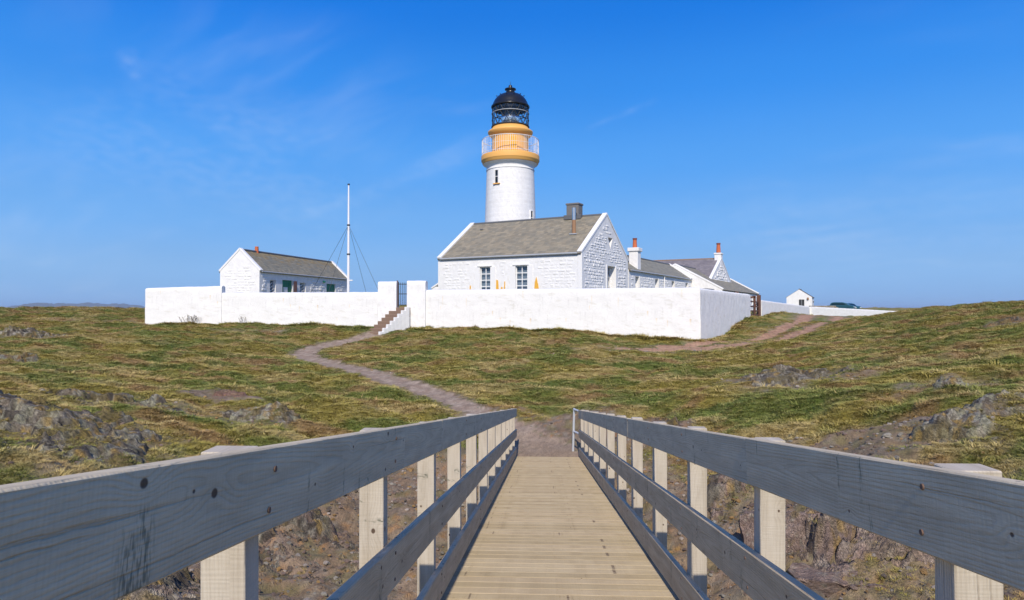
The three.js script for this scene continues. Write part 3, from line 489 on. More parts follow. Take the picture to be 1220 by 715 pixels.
{ // long outbuilding on the other side of the yard
  const o = place(thing('outbuilding', 'long low white outbuilding with green doors and mossy slate roof', 'outbuilding'), -19.57, 59.57, 0, 76.6);
  const L = 14.73, W = 3.5, H = 3.0, RH = 4.65, X = (t) => t - L / 2, holes = [[1.4, 2.2, 0.9, 2.36], [3.15, 4.7, -0.5, 2.44], [5.8, 6.75, 0.9, 2.32], [10.4, 12.1, -0.5, 2.4]];
  const f = gabled(o, { L, W, H, R: RH, seed: 200, t: 0.4, front: holes.map(([a, b, y0, y1]) => rect(X(a), y0, X(b), y1)), slate: [[0.18, 0.175, 0.135], [0.24, 0.215, 0.15]], ridgeTint: [0.27, 0.19, 0.07], rubble: [['left', [[-0.3, 3.4, 0.3, 3.9]], 1.1, 0.022], ['front', holes.map(([a, b, y0, y1]) => [X(a) - 0.3, 0, X(b) + 0.3, y1 + 0.25]), 1.1, 0.03]] });
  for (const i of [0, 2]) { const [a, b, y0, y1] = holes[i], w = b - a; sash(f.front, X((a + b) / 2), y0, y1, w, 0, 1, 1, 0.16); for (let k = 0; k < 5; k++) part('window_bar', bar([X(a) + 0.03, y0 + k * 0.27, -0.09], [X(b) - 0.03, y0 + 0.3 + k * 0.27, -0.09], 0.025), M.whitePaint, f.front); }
  for (const i of [1, 3]) {
    const [a, b, y0, y1] = holes[i], w = b - a, d = part('door', at(cbox(w, y1 - y0, 0.06, 0.005), X((a + b) / 2), (y0 + y1) / 2, -0.16), M.green, f.front);
    for (let k = 1; k < 6; k++) part('door_board', at(cbox(w / 6 - 0.02, y1 - y0 - 0.05, 0.02, 0.006), X(a) + w * (k - 0.0) / 6 - (w / 12), (y0 + y1) / 2, -0.122), M.green, d);
    part('door_handle', at(cbox(0.04, 0.14, 0.05, 0.01), X(b) - 0.25, 1.05, -0.09), M.iron, d);
    if (i === 1) part('notice', at(cbox(0.62, 0.42, 0.02, 0.004), X(a) + 0.62, 1.65, -0.1), M.whitePaint, d); else part('notice', at(cbox(0.3, 0.26, 0.02, 0.004), X(a) + 0.7, 1.15, -0.1), M.whitePaint, d);
  }
  part('open_door_leaf', at(cbox(0.05, 2.1, 0.3, 0.01), X(4.85), 1.35, 0.16), M.purple, f.front);
  part('green_lamp', at(cbox(0.3, 0.16, 0.16, 0.03), X(9.8), 2.55, 0.08), M.green, f.front);
  part('gutter', boxUV(at(new THREE.CylinderGeometry(0.06, 0.06, L - 0.3, 10, 1), 0, H - 0.04, W / 2 + 0.12, 0, 0, Math.PI / 2)), M.greyIron, o);
  part('chimney_pot', at(new THREE.CylinderGeometry(0.14, 0.17, 0.55, 14), X(2.2), RH + 0.2, 0), M.pot, o);
}
{ // low wing running back from the house
  const o = place(thing('rear_wing', 'low white wing with slate roof and red chimney pot behind the house gable', 'house'), 11.75, 61.34, 0.2, 60.8);
  const L = 19.0, W = 4.4, H = 2.9, RH = 4.4, X = (s) => s - 9 - L / 2, holes = [10.6, 15.8, 20.9, 25.8].map((s) => [X(s), X(s) + 0.95]);
  const f = gabled(o, { L, W, H, R: RH, seed: 300, t: 0.45, front: holes.map(([a, b]) => rect(a, 0.9, b, 2.45)), skews: [1], slate: [[0.2, 0.195, 0.155], [0.26, 0.24, 0.18]], rubble: [['front', holes.map(([a, b]) => [a - 0.3, 0.6, b + 0.3, 2.6]), 1, 0.024]] });
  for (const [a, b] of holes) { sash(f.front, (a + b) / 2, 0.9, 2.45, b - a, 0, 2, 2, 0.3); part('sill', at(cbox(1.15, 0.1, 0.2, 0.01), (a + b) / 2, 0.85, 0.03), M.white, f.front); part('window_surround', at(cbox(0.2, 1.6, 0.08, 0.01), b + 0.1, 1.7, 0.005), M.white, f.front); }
  part('gutter', boxUV(at(new THREE.CylinderGeometry(0.06, 0.06, L - 0.3, 10, 1), 0, H - 0.04, W / 2 + 0.12, 0, 0, Math.PI / 2)), M.greyIron, o); part('downpipe', bar([X(18.3), 0, W / 2 + 0.09], [X(18.3), H - 0.05, W / 2 + 0.09], 0.05, 8), M.whitePaint, o);
  const c = part('chimney', merge([at(cbox(0.8, 1.9, 0.75, 0.03), 0, 0, 0), at(cbox(1.0, 0.3, 0.95, 0.03), 0, 0.95, 0)]), M.lime, o); c.position.set(X(12.1), 3.75, W / 2 - 0.55);
  const p = part('chimney_pot', at(new THREE.CylinderGeometry(0.15, 0.19, 0.75, 16), 0, 1.45, 0), M.pot, c); part('pot_rim', at(new THREE.CylinderGeometry(0.19, 0.17, 0.14, 16), 0, 1.83, 0), M.potDark, p);
}
{ // wider range beyond it, end wall towards the bridge
  const o = place(thing('stable_range', 'white range with long sloping coping and low slate roof beside the yard gate', 'outbuilding'), 22.17, 78.9, -0.4, 60.8);
  const L = 21.6, W = 9.5, H = 2.4, RH = 5.0, hs = [3, 6.5, 10, 13.5, 17].map((t) => [t - L / 2, t - L / 2 + 1.0]);
  const f = gabled(o, { L, W, H, R: RH, seed: 400, t: 0.45, front: hs.map(([a, b]) => rect(a, 1.0, b, 2.1)), slate: [[0.21, 0.2, 0.155], [0.28, 0.25, 0.18]], rubble: [['front', hs.map(([a, b]) => [a - 0.2, 0.6, b + 0.2, 2.4]), 1, 0.04]] });
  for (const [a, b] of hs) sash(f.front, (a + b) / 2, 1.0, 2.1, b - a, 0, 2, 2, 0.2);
}
{ // second house behind
  const o = place(thing('rear_house', 'white house with purple grey slate roof and gable chimney behind the wing', 'house'), 19.06, 80.68, -0.2, -29.2);
  const L = 12, W = 13, H = 2.83, RH = 6.08; gabled(o, { L, W, H, R: RH, seed: 500, slate: [[0.17, 0.155, 0.165], [0.22, 0.2, 0.2]], ridgeMat: M.stepBrown, rubble: [['right', [], 1.2, 0.06]] });
  const c = part('chimney', merge([at(cbox(0.75, 1.5, 0.9, 0.03), 0, 0, 0), at(cbox(0.88, 0.18, 1.05, 0.03), 0, 0.7, 0)]), M.lime, o); c.position.set(L / 2 - 0.35, RH - 0.1, 0);
  const p = part('chimney_pot', at(new THREE.CylinderGeometry(0.2, 0.26, 1.0, 16), 0, 1.35, 0), M.pot, c); part('pot_rim', at(new THREE.CylinderGeometry(0.24, 0.22, 0.2, 16), 0, 1.85, 0), M.potDark, p);
}
{ // small white cottage far beyond
  const o = place(thing('small_cottage', 'tiny white gabled cottage with one dark window beyond the far wall', 'cottage'), 52.4, 122, 0.1, 62);
  const L = 4.6, W = 4.2, H = 2.1, RH = 3.5, f = gabled(o, { L, W, H, R: RH, seed: 600, t: 0.35, left: [rect(-0.05, 0.45, 0.85, 1.7)], slate: [[0.09, 0.085, 0.09], [0.12, 0.11, 0.11]], skews: [] });
  part('window', at(cbox(0.9, 1.3, 0.05, 0.005), 0.4, 1.05, -0.14), M.iron, f.left); part('window_bar', at(cbox(0.06, 1.3, 0.06, 0.005), 0.4, 1.05, -0.1), M.greyIron, f.left);
  part('wall_lamp', at(cbox(0.3, 0.4, 0.25, 0.05), 1.45, 1.85, 0.12), M.rustPipe, f.left); part('vent_box', at(cbox(0.5, 0.25, 0.15, 0.02), 0.3, 1.3, 0.08), M.lead, f.front);
}
{ // flat roofed store just showing over the corner of the wall
  const o = place(thing('flat_store', 'small white store with flat grey roof behind the wall corner', 'shed'), 11.6, 41.5, 0, 60.8);
  part('wall', at(cbox(1.6, 1.9, 1.2, 0.03), 0, 0.25, 0), M.lime, o); part('roof', at(cbox(1.8, 0.08, 1.4, 0.015), 0, 1.24, 0), M.lead, o);
}

// ------------------------------------------------------------------ lighthouse
{
  const o = place(thing('lighthouse', 'white lighthouse tower with ochre gallery and black domed lantern', 'lighthouse'), -0.15, 62, 0.3, 0);
  const y0 = 0.3, Y = (h) => h - y0, lathe = (pts, seg = 72) => new THREE.LatheGeometry(pts.map(([r, h]) => new THREE.Vector2(r, Y(h))), seg);
  const prof = [[2.75, -0.6]]; for (let h = 0.3; h < 12.7; h += 0.42) { const r = 2.62 - (h / 12.7) * 0.43; prof.push([r, h], [r, h + 0.395], [r - 0.012, h + 0.4], [r - 0.012, h + 0.415]); }
  prof.push([2.19, 12.75], [2.24, 12.78], [2.24, 12.86], [2.19, 12.88], [2.19, 13.0], [2.22, 13.1], [2.3, 13.22], [2.42, 13.32], [2.52, 13.36], [2.52, 13.4]);
  part('tower', boxUV(lathe(prof)), M.lime, o);
  part('gallery', lathe([[1.5, 13.37], [2.5, 13.37], [2.58, 13.44], [2.62, 13.6], [2.68, 13.66], [2.7, 13.72], [2.7, 14.1], [2.66, 14.16], [1.5, 14.2]]), M.ochre, o);
  part('lantern_base', lathe([[1.68, 14.15], [1.68, 15.75], [1.72, 15.9], [1.85, 16.0], [1.98, 16.12], [2.08, 16.3], [2.08, 16.42], [2.0, 16.48], [1.7, 16.5], [1.7, 16.8], [0.2, 16.82]]), M.ochre, o);
  const dr = part('door', at(cbox(0.7, 1.4, 0.1, 0.02), 0.25, Y(14.95), 1.66), M.ochrePaint, o);
  const rail = part('gallery_railing', merge([[15.62, 0.03], [14.32, 0.02], [15.0, 0.014]].map(([h, r]) => { const t = new THREE.TorusGeometry(2.62, r, 8, 72); t.rotateX(Math.PI / 2); t.translate(0, Y(h), 0); return t; })), M.whitePaint, o);
  for (let k = 0; k < 84; k++) { const a = k / 84 * 2 * Math.PI, r = k % 7 ? 0.014 : 0.025; part('baluster', bar([2.62 * Math.sin(a), Y(14.15), 2.62 * Math.cos(a)], [2.62 * Math.sin(a), Y(15.62), 2.62 * Math.cos(a)], r, 6), M.whitePaint, rail); }
  // lantern
  part('lantern_floor', at(new THREE.CylinderGeometry(1.66, 1.66, 0.08, 48), 0, Y(16.86), 0), M.iron, o);
  const glz = part('lantern_glazing', at(new THREE.CylinderGeometry(1.64, 1.64, 1.86, 32, 1, true), 0, Y(17.8), 0), M.glass, o);
  const r0 = 1.68, N = 16; for (const [a0, a1] of [[16.88, 17.5], [17.5, 18.12], [18.12, 18.74]]) for (let k = 0; k < N; k++) { const p = (q) => [r0 * Math.sin(q), 0, r0 * Math.cos(q)], A = p(k / N * 2 * Math.PI), B = p((k + 0.5) / N * 2 * Math.PI), C = p((k + 1) / N * 2 * Math.PI); for (const [u, v] of [[A, B], [B, C]]) part('astragal', bar([u[0], Y(u === A ? a0 : a1), u[2]], [v[0], Y(v === B ? a1 : a0), v[2]], 0.028, 5), M.iron, glz); }
  for (const [h, r, m] of [[17.5, 0.03, M.iron], [18.12, 0.045, M.greyIron], [16.9, 0.06, M.iron]]) { const t = new THREE.TorusGeometry(1.71, r, 8, 48); t.rotateX(Math.PI / 2); part('glazing_ring', at(t, 0, Y(h), 0), m, glz); }
  part('lens', lathe([[0.3, 16.9], [0.55, 16.95], [0.7, 17.2], [0.86, 17.4], [0.78, 17.45], [0.9, 17.65], [0.82, 17.7], [0.86, 17.95], [0.66, 18.15], [0.5, 18.35], [0.2, 18.4]], 40), M.lens, o);
  part('dome_dark_band', at(new THREE.CylinderGeometry(1.58, 1.58, 0.3, 40, 1, true), 0, Y(18.6), 0), M.black, o);  // black band added for the dark dome interior behind the upper panes
  part('dome', lathe([[1.72, 18.66], [1.8, 18.72], [1.78, 18.82], [1.68, 18.88], [1.6, 19.12], [1.46, 19.4], [1.24, 19.66], [0.95, 19.87], [0.6, 20.02], [0.42, 20.08], [0.38, 20.3], [0.52, 20.36], [0.52, 20.46], [0.3, 20.5], [0.16, 20.56], [0.17, 20.72], [0.14, 20.8], [0.0, 20.86]], 48), M.black, o);
  for (let k = 0; k < 12; k++) { const a = (k + 0.5) / 12 * 2 * Math.PI, rr = [[1.7, 18.9], [1.62, 19.12], [1.48, 19.41], [1.26, 19.67], [0.97, 19.88], [0.6, 20.03]]; for (let q = 0; q + 1 < rr.length; q++) { if (q === 0) part('dome_handhold', at(new THREE.SphereGeometry(0.06, 8, 6), 1.3 * Math.sin(a), Y(19.72), 1.3 * Math.cos(a)), M.black, o); } }
  part('lightning_rod', bar([0, Y(20.8), 0], [0, Y(21.15), 0], 0.02, 6), M.iron, o);
  // small windows let into the tower
  for (const [ang, h, r, w, hh, sill] of [[-33, 11.95, 2.24, 0.3, 1.15, true], [54, 8.3, 2.37, 0.3, 1.2, false]]) {
    const w1 = new THREE.Group(); w1.name = 'window'; w1.rotation.y = ang * DEG; o.add(w1);
    for (const s of [-1, 1]) part('frame', at(cbox(0.08, hh + 0.16, 0.16, 0.01), s * (w / 2 + 0.04), Y(h), r - 0.02), M.white, w1); part('frame', at(cbox(w, 0.08, 0.16, 0.01), 0, Y(h + hh / 2 + 0.04), r - 0.02), M.white, w1);
    part('pane', at(cbox(w, hh, 0.02, 0.002), 0, Y(h), r - 0.005), M.black, w1); part('glazing_bar', at(cbox(w, 0.05, 0.03, 0.004), 0, Y(h + 0.02), r + 0.01), M.whitePaint, w1);
    part('sill', at(cbox(w + 0.4, 0.1, 0.24, 0.02), 0, Y(h - hh / 2 - 0.07), r + 0.02), sill ? M.ochre : M.white, w1);
  }
}

// ------------------------------------------------------------------ boundary walls, steps, gates, pole
function wallGeometry(a, b, top0, top1, bottom, thick = 0.5, seed = 1) { // lumpy limewashed wall from a to b
  const L = Math.hypot(b[0] - a[0], b[1] - a[1]), nx = Math.ceil(L / 0.14), ny = 20, ring = []; const bat = 0.05;
  const pos = [], idx = []; // cross section runs up the front, over the top, down the back
  const sec = []; for (let k = 0; k <= ny; k++) sec.push([thick / 2 + bat * (1 - k / ny), k / ny, 1]); sec.push([thick / 2 - 0.05, 1.018, 1], [0, 1.03, 0], [-thick / 2 + 0.05, 1.018, 1]); for (let k = ny; k >= 0; k -= 4) sec.push([-thick / 2, k / ny, 1]);
  const m = sec.length;
  for (let i = 0; i <= nx; i++) { const s = i / nx * L, top = mix(top0, top1, i / nx) - bottom; for (const [z, q, w] of sec) { const y = q * top; const lump = 0.022 * fbm(s * 0.9 + seed * 7, y * 0.9, 3) + 0.013 * fbm(s * 3.4 + seed, y * 6.5, 2) ; const end = (i === 0 || i === nx) ? 0 : 0; pos.push(s + end, y + (q >= 1 ? 0.02 * fbm(s * 0.8 + seed * 3, 1, 3) : 0), z + w * Math.sign(z) * lump); } }
  for (let i = 0; i < nx; i++) for (let k = 0; k + 1 < m; k++) { const p = i * m + k, q = p + m; idx.push(p, q, q + 1, p, q + 1, p + 1); }
  const g = new THREE.BufferGeometry(); g.setAttribute('position', new THREE.Float32BufferAttribute(pos, 3)); g.setIndex(idx); g.computeVertexNormals();
  const flat = boxUV(g); const caps = []; for (const i of [0, nx]) { const c = [L * i / nx, 0.5 * (top0 - bottom), 0]; for (let k = 0; k + 1 < m; k++) { const p = (i * m + k) * 3, q = p + 3; const A = pos.slice(p, p + 3), B = pos.slice(q, q + 3); caps.push(...c, ...(i ? [...A, ...B] : [...B, ...A])); } }
  const cg = new THREE.BufferGeometry(); cg.setAttribute('position', new THREE.Float32BufferAttribute(caps, 3)); cg.computeVertexNormals(); boxUV(cg);
  return merge([flat, cg]);
}
function wallRun(label, a, b, top0, top1, bottom, seed, thick) { const m = single('boundary_wall', wallGeometry(a, b, top0, top1, bottom, thick, seed), M.wall, label, 'wall', 'white boundary walls'); m.position.set(a[0], EYE + bottom, -a[1]); m.rotation.y = Math.atan2(b[1] - a[1], b[0] - a[0]); return m; }
wallRun('tall white boundary wall section at the seaward corner left of the outbuilding', [-23.45, 43.2], [-18.48, 43.0], 1.29, 1.42, -2.2, 1);
wallRun('white boundary wall running back towards the sea', [-23.2, 43.5], [-25.5, 60], 1.27, 1.2, -2.2, 2);
wallRun('long white boundary wall in front of the outbuilding, ending at the gate pier', [-18.46, 43.05], [-8.16, 41.25], 0.99, 0.98, -2.4, 3);
wallRun('long white boundary wall below the house windows', [-5.19, 40.98], [10.32, 37.0], 1.08, 1.1, -3.2, 4);
wallRun('white boundary wall returning from the corner to the timber yard gate', [10.2, 37.3], [18.2, 52], 1.095, 1.08, -3.0, 5);
wallRun('low white wall from the yard gate towards the cottage', [21.2, 57.6], [35.3, 80], 0.76, 0.3, -1.8, 6, 0.4);
wallRun('low white wall ending in the grass beyond the dirt track', [35.4, 79.6], [56, 96.5], 0.28, -0.32, -2.4, 7, 0.4);
{ // gate piers
  for (const [x0, x1, d, top, l] of [[-8.15, -7.0, 41.25, 1.62, 'square white gate pier on the outbuilding side of the iron gate'], [-6.34, -5.2, 41.0, 1.66, 'square white gate pier on the lighthouse side of the iron gate']]) {
    const m = single('gate_pier', wallGeometry([x0, d], [x1, d - 0.12], top, top, -2.0, 0.62, x0), M.lime, l, 'pier', 'piers of the iron gate'); m.position.set(x0, EYE - 2.0, -d); m.rotation.y = Math.atan2(-0.12, x1 - x0);
  }
  const g = thing('iron_gate', 'narrow barred iron gate at the top of the brown steps', 'gate'); g.position.set(-7.0, EYE + 0.16, -41.1);
  const w = 0.62; for (const x of [0.05, w]) part('stile', at(cbox(0.05, 1.5, 0.05, 0.006), x, 0.78, 0), M.iron, g); for (const y of [0.12, 0.8, 1.4]) part('cross_bar', at(cbox(w, 0.045, 0.03, 0.005), w / 2 + 0.02, y, 0), M.iron, g); for (let k = 1; k < 5; k++) part('bar', bar([0.05 + k * (w - 0.05) / 5, 0.08, 0], [0.05 + k * (w - 0.05) / 5, 1.5, 0], 0.016, 6), M.iron, g);
  part('hanging_post', at(cbox(0.09, 1.62, 0.09, 0.01), -0.02, 0.81, 0), M.rustWood, g);
}
{ // flight of steps up to the iron gate
  const o = thing('entrance_steps', 'flight of brown stone steps with a white stepped side wall below the iron gate', 'steps'); o.position.set(-6.72, EYE, -40.85); o.rotation.y = -43 * DEG; // local -z would be into the wall; steps descend along +z
  const n = 8, rise = 0.205, tread = 0.27, w = 1.15;
  for (let k = 0; k < n; k++) { const y = 0.13 - k * rise; part('step', at(cbox(w, rise + 0.5, tread + 0.06, 0.015), 0, y - (rise + 0.5) / 2, 0.1 + k * tread), M.stepBrown, o); part('side_block', at(cbox(0.16, rise + 1.1, tread + 0.03 - k * 0.001, 0.02), w / 2 + 0.085, y + 0.03 - (rise + 1.1) / 2, 0.1 + k * tread), M.lime, o); }
  part('landing', at(cbox(w - 0.05, 0.6, 0.55, 0.02), 0, -0.172, -0.28), M.stepBrown, o);
}
{ // field gate of dark timber
  const o = thing('yard_gate', 'dark brown timber field gate between posts at the wall end', 'gate'); o.position.set(18.45, EYE - 0.75, -52.45); o.rotation.y = Math.atan2(5.0, 2.7);
  const L = 5.5; part('post', at(cbox(0.16, 1.7, 0.16, 0.01), 0, 0.85, 0), M.rustWood, o); part('post', at(cbox(0.32, 2.0, 0.3, 0.02), L, 1.0, 0), M.rustWood, o);
  for (const y of [0.3, 0.65, 1.0, 1.4]) part('rail', at(cbox(L - 0.4, 0.11, 0.05, 0.006), L / 2 - 0.05, y, 0.02), M.rustWood, o); for (const x of [0.35, L / 2 - 0.1, L - 0.45]) part('stile', at(cbox(0.14, 1.3, 0.05, 0.006), x, 0.85, 0.072), M.rustWood, o); part('brace', at(cbox(3.2, 0.1, 0.04, 0.005), L / 2 + 0.6, 0.85, -0.04, 0, 0, 0.32), M.rustWood, o);
  const q = thing('timber_frame', 'dark brown timber posts and beam standing inside the yard wall', 'frame'); q.position.set(19.1, EYE - 0.4, -55.5); part('post', at(cbox(0.3, 1.85, 0.3, 0.02), -0.55, 0.95, 0), M.rustWood, q); part('beam', at(cbox(1.6, 0.16, 0.16, 0.01), 0.2, 1.42, 0), M.rustWood, q); part('post', at(cbox(0.16, 1.6, 0.16, 0.01), 0.95, 0.75, 0), M.rustWood, q);
}
{ // flagpole with stays
  const o = place(thing('flagpole', 'tall white wooden flagpole with wire stays inside the boundary wall', 'flagpole'), -11.22, 46, 0, 0);
  part('lower_mast', at(new THREE.CylinderGeometry(0.085, 0.1, 3.9, 16), 0, 1.85, 0), M.whitePaint, o); part('mid_mast', at(new THREE.CylinderGeometry(0.07, 0.08, 2.0, 16), 0, 4.8, 0), M.whitePaint, o); part('top_mast', at(new THREE.CylinderGeometry(0.045, 0.07, 2.8, 16), 0, 7.2, 0), M.whitePaint, o);
  for (const [y, r] of [[3.8, 0.12], [5.8, 0.11], [8.6, 0.08]]) part('iron_band', at(new THREE.CylinderGeometry(r, r, 0.09, 16), 0, y, 0), M.iron, o);
  for (const [x, y, z] of [[-4.2, -0.1, -3.0], [2.9, 0, 1.2], [0.9, 0, -3.0], [-1.2, -0.4, 2.2]]) part('stay_wire', bar([0, 5.8, 0], [x, y, z], 0.011, 5), M.iron, o);
  part('cleat', at(cbox(0.3, 0.08, 0.08, 0.02), 0.15, 2.0, 0), M.whitePaint, o);
}
{ // two cars parked by the cottage
  const paint = new THREE.MeshPhysicalMaterial({ color: new THREE.Color().setRGB(0.006, 0.07, 0.1), roughness: 0.5, metalness: 0.1, clearcoat: 0.3, clearcoatRoughness: 0.3 }), dark = mat(0.012, 0.03, 0.04, 0.12), tyre = mat(0.02, 0.02, 0.02, 0.9), lamp = mat(0.75, 0.75, 0.72, 0.2);
  const car = (label, X, D, h, deg) => {
    const o = place(thing('parked_car', label, 'car', 'cars parked by the cottage'), X, D, h, deg);
    const side = new THREE.Shape(); [[-2.05, 0.3], [-2.1, 0.75], [-1.95, 0.92], [-1.0, 1.0], [1.2, 1.0], [1.95, 0.88], [2.1, 0.65], [2.05, 0.3]].forEach(([x, y], i) => i ? side.lineTo(x, y) : side.moveTo(x, y));
    const b = new THREE.ExtrudeGeometry(side, { depth: 1.5, bevelEnabled: true, bevelSize: 0.09, bevelThickness: 0.1, bevelSegments: 3 }); b.translate(0, 0, -0.75); part('body', boxUV(b), paint, o);
    const cab = new THREE.Shape(); [[-1.65, 0.95], [-1.35, 1.42], [-0.9, 1.52], [0.35, 1.5], [0.75, 1.38], [1.35, 0.95]].forEach(([x, y], i) => i ? cab.lineTo(x, y) : cab.moveTo(x, y));
    const c = new THREE.ExtrudeGeometry(cab, { depth: 1.2, bevelEnabled: true, bevelSize: 0.05, bevelThickness: 0.12, bevelSegments: 3 }); c.translate(0, 0, -0.6); part('cabin', boxUV(c), paint, o);
    for (const s of [-1, 1]) { const w = new THREE.Shape(); [[-1.4, 1.02], [-1.2, 1.38], [0.5, 1.38], [0.98, 1.02]].forEach(([x, y], i) => i ? w.lineTo(x, y) : w.moveTo(x, y)); const g = new THREE.ExtrudeGeometry(w, { depth: 0.02, bevelEnabled: false }); g.translate(0, 0, s > 0 ? 0.715 : -0.735); part('side_window', boxUV(g), dark, o); }
    part('windscreen', at(cbox(0.6, 0.02, 1.25, 0.005), 1.1, 1.24, 0, 0, 0, -0.64), dark, o);
    for (const s of [-1, 1]) { part('headlight', at(cbox(0.12, 0.16, 0.34, 0.03), 2.14, 0.72, s * 0.58), lamp, o); part('tail_light', at(cbox(0.08, 0.2, 0.2, 0.03), -2.16, 0.78, s * 0.65), M.pot, o); for (const x of [-1.3, 1.3]) { const wh = part('wheel', at(new THREE.CylinderGeometry(0.32, 0.32, 0.2, 24), x, 0.32, s * 0.75, Math.PI / 2), tyre, o); part('hubcap', at(new THREE.CylinderGeometry(0.19, 0.19, 0.03, 20), x, 0.32, s * 0.86, Math.PI / 2), M.steel, wh); } }
    return o;
  };
  car('dark teal hatchback parked next to the cottage fence', 56.3, 115, -0.3, -35); car('dark teal car parked behind the hatchback, headlights showing', 58.7, 117.5, -0.42, -66);
}
{ // field dyke beside the cottage: drystone, each block its own
  const o = thing('drystone_dyke', 'low brown drystone dyke between the cottage and the cars', 'wall'); o.position.set(50.6, EYE - 0.3, -114); o.rotation.y = 0.1; const R = rng(77), m2 = [mat(0.24, 0.2, 0.15, 0.95), mat(0.3, 0.26, 0.2, 0.95), mat(0.2, 0.17, 0.14, 0.95)];
  for (let y = 0; y < 4; y++) for (let x = -0.1; x < 4.6;) { const w = 0.3 + R() * 0.4; part('stone', at(cbox(w - 0.02, 0.24, 0.4 + R() * 0.1, 0.04), x + w / 2, y * 0.24 + 0.12, 0, 0, (R() - 0.5) * 0.1, (R() - 0.5) * 0.08), m2[(R() * 3) | 0], o); x += w; }
}

// ------------------------------------------------------------------ rock outcrops
const rockGrain = texture(512, 512, (u, v) => { const n = 0.84 + 0.16 * tileN(u, v, 14, 3) + 0.22 * tileN(u, v, 50, 1) + 0.14 * tileN(u, v, 130, 8); return [n, n, n]; }, true), rockBump = texture(512, 512, (u, v) => 0.5 + 0.3 * tileN(u, v, 24, 3) + 0.3 * tileN(u, v, 80, 4));
const rockMat = new THREE.MeshStandardMaterial({ vertexColors: true, map: rockGrain, bumpMap: rockBump, bumpScale: 0.05, roughness: 0.95 });
const SCHIST = [0.23, 0.19, 0.14], DARKROCK = [0.09, 0.075, 0.058], LICHEN = [0.42, 0.41, 0.28], OCHRELICHEN = [0.42, 0.27, 0.06], PALE = [0.52, 0.48, 0.38], PINKROCK = [0.33, 0.235, 0.19], TURFY = [0.22, 0.17, 0.05];
const CROPS = [];
function cropAt(x, d) { for (const [X, D, rx, rd, n, Ys, Ts] of CROPS) { const u = (x - X) / rx, v = (d - D) / rd; if (Math.abs(u) < 1 && Math.abs(v) < 1) { const k = Math.round((v + 1) / 2 * n) * (n + 1) + Math.round((u + 1) / 2 * n); if (Ys[k] > -50) return [Ys[k], Ts[k]]; } } return null; }
function outcrop(label, X, D, rx, rd, high, o = {}) { // tilted beds of schist breaking through the turf: stepped ledges along the strike
  const seed = o.seed ?? 1, strike = (o.strike ?? 15) * DEG, bed = o.bed ?? 0.16, n = Math.round(clamp(Math.max(rx, rd) / 0.0155, 50, 170)), pos = [], col = [], uv = [], idx = [], Ys = [], Ts = [], y0 = baseH(X, D), cs = Math.cos(strike), sn = Math.sin(strike);
  for (let j = 0; j <= n; j++) for (let i = 0; i <= n; i++) {
    const a = (i / n * 2 - 1) * 1.15, b = (j / n * 2 - 1) * 1.15, x = X + a * rx, d = D + b * rd, r = Math.hypot(a, b) + 0.38 * fbm(x * 0.7 + seed * 5, d * 0.7, 4);
    const dome = 1 - smooth(0.35, 1.0, r), p = (a * rx) * cs + (b * rd) * sn, q = -(a * rx) * sn + (b * rd) * cs; // p along strike, q across
    const macro = dome * high * (0.75 + 0.7 * fbm(p * 0.45 + seed, q * 0.8, 3) + 0.25 * fbm(p * 2.2 + seed, q * 3.0, 3)) + (o.dip ?? 0.1) * q * dome;
    const e = bed * (1 + 0.5 * n2(p * 0.3, seed)), T = macro / e + 0.3 * n2(p * 0.5 + seed, q * 0.5), k = Math.floor(T), f = T - k, blk = n2(k * 5.3 + seed, Math.floor(p * 1.1 + k * 0.37 + 0.2 * n2(q * 3, p)) * 2.1);
    const joint = Math.abs(n2(p * 1.1 + k * 7.7, q * 0.8 + k * 3.1 + seed)), crack = 1 - smooth(0.0, 0.1, joint);
    let h = (k + smooth(0.72, 0.98, f)) * e + dome * (0.25 * e * blk - crack * 0.8 * e + 0.1 * e * f) + dome * (0.03 * fbm(x * 5, d * 5 + seed, 4) + 0.012 * fbm(x * 20, d * 20, 2)) - 0.3 * (1 - smooth(0, 0.18, dome));
    const gh = groundH(x, d), y = gh + h, tf = smooth(0.02, 0.3, fbm(x * 1.1 + 20, d * 1.1 + seed * 9, 4)) * (o.turf ?? 0.7); Ys.push(h > 0.02 ? y : -99); Ts.push(tf); pos.push(x, EYE + y, -d); uv.push((x + 0.6 * h) / 1.3, (d + 0.8 * h) / 1.3);
    let c = mix3(o.base ?? SCHIST, o.base2 ?? DARKROCK, smooth(-0.25, 0.3, fbm(p * 0.9 + seed * 3, q * 3.1, 4)));
    c = mix3(c, LICHEN, (o.lichen ?? 0.8) * smooth(-0.05, 0.3, fbm(x * 2.1 + 9, d * 2.1 + seed, 4) + 0.22 * fbm(x * 9, d * 9, 3)));
    c = mix3(c, PALE, (o.pale ?? 0.4) * smooth(0.12, 0.35, fbm(x * 3.3 - 5, d * 3.3 + seed * 2, 4)));
    c = mix3(c, OCHRELICHEN, (o.ochre ?? 0.6) * smooth(0.2, 0.42, fbm(x * 1.9 + 50, d * 1.9 + seed, 4)));
    c = mix3(c, TURFY, 0.8 * tf);
    const g = 1 + 0.55 * fbm(x * 11, d * 11, 3); col.push(c[0] * g, c[1] * g, c[2] * g);
  }
  CROPS.push([X, D, rx * 1.15, rd * 1.15, n, Ys, Ts]);
  for (let j = 0; j < n; j++) for (let i = 0; i < n; i++) { const a = j * (n + 1) + i, b = a + 1, c = a + n + 1, e = c + 1; idx.push(a, b, e, a, e, c); }
  const g = new THREE.BufferGeometry(); g.setAttribute('position', new THREE.Float32BufferAttribute(pos, 3)); g.setAttribute('color', new THREE.Float32BufferAttribute(col, 3)); g.setAttribute('uv', new THREE.Float32BufferAttribute(uv, 2)); g.setIndex(idx); g.computeVertexNormals();
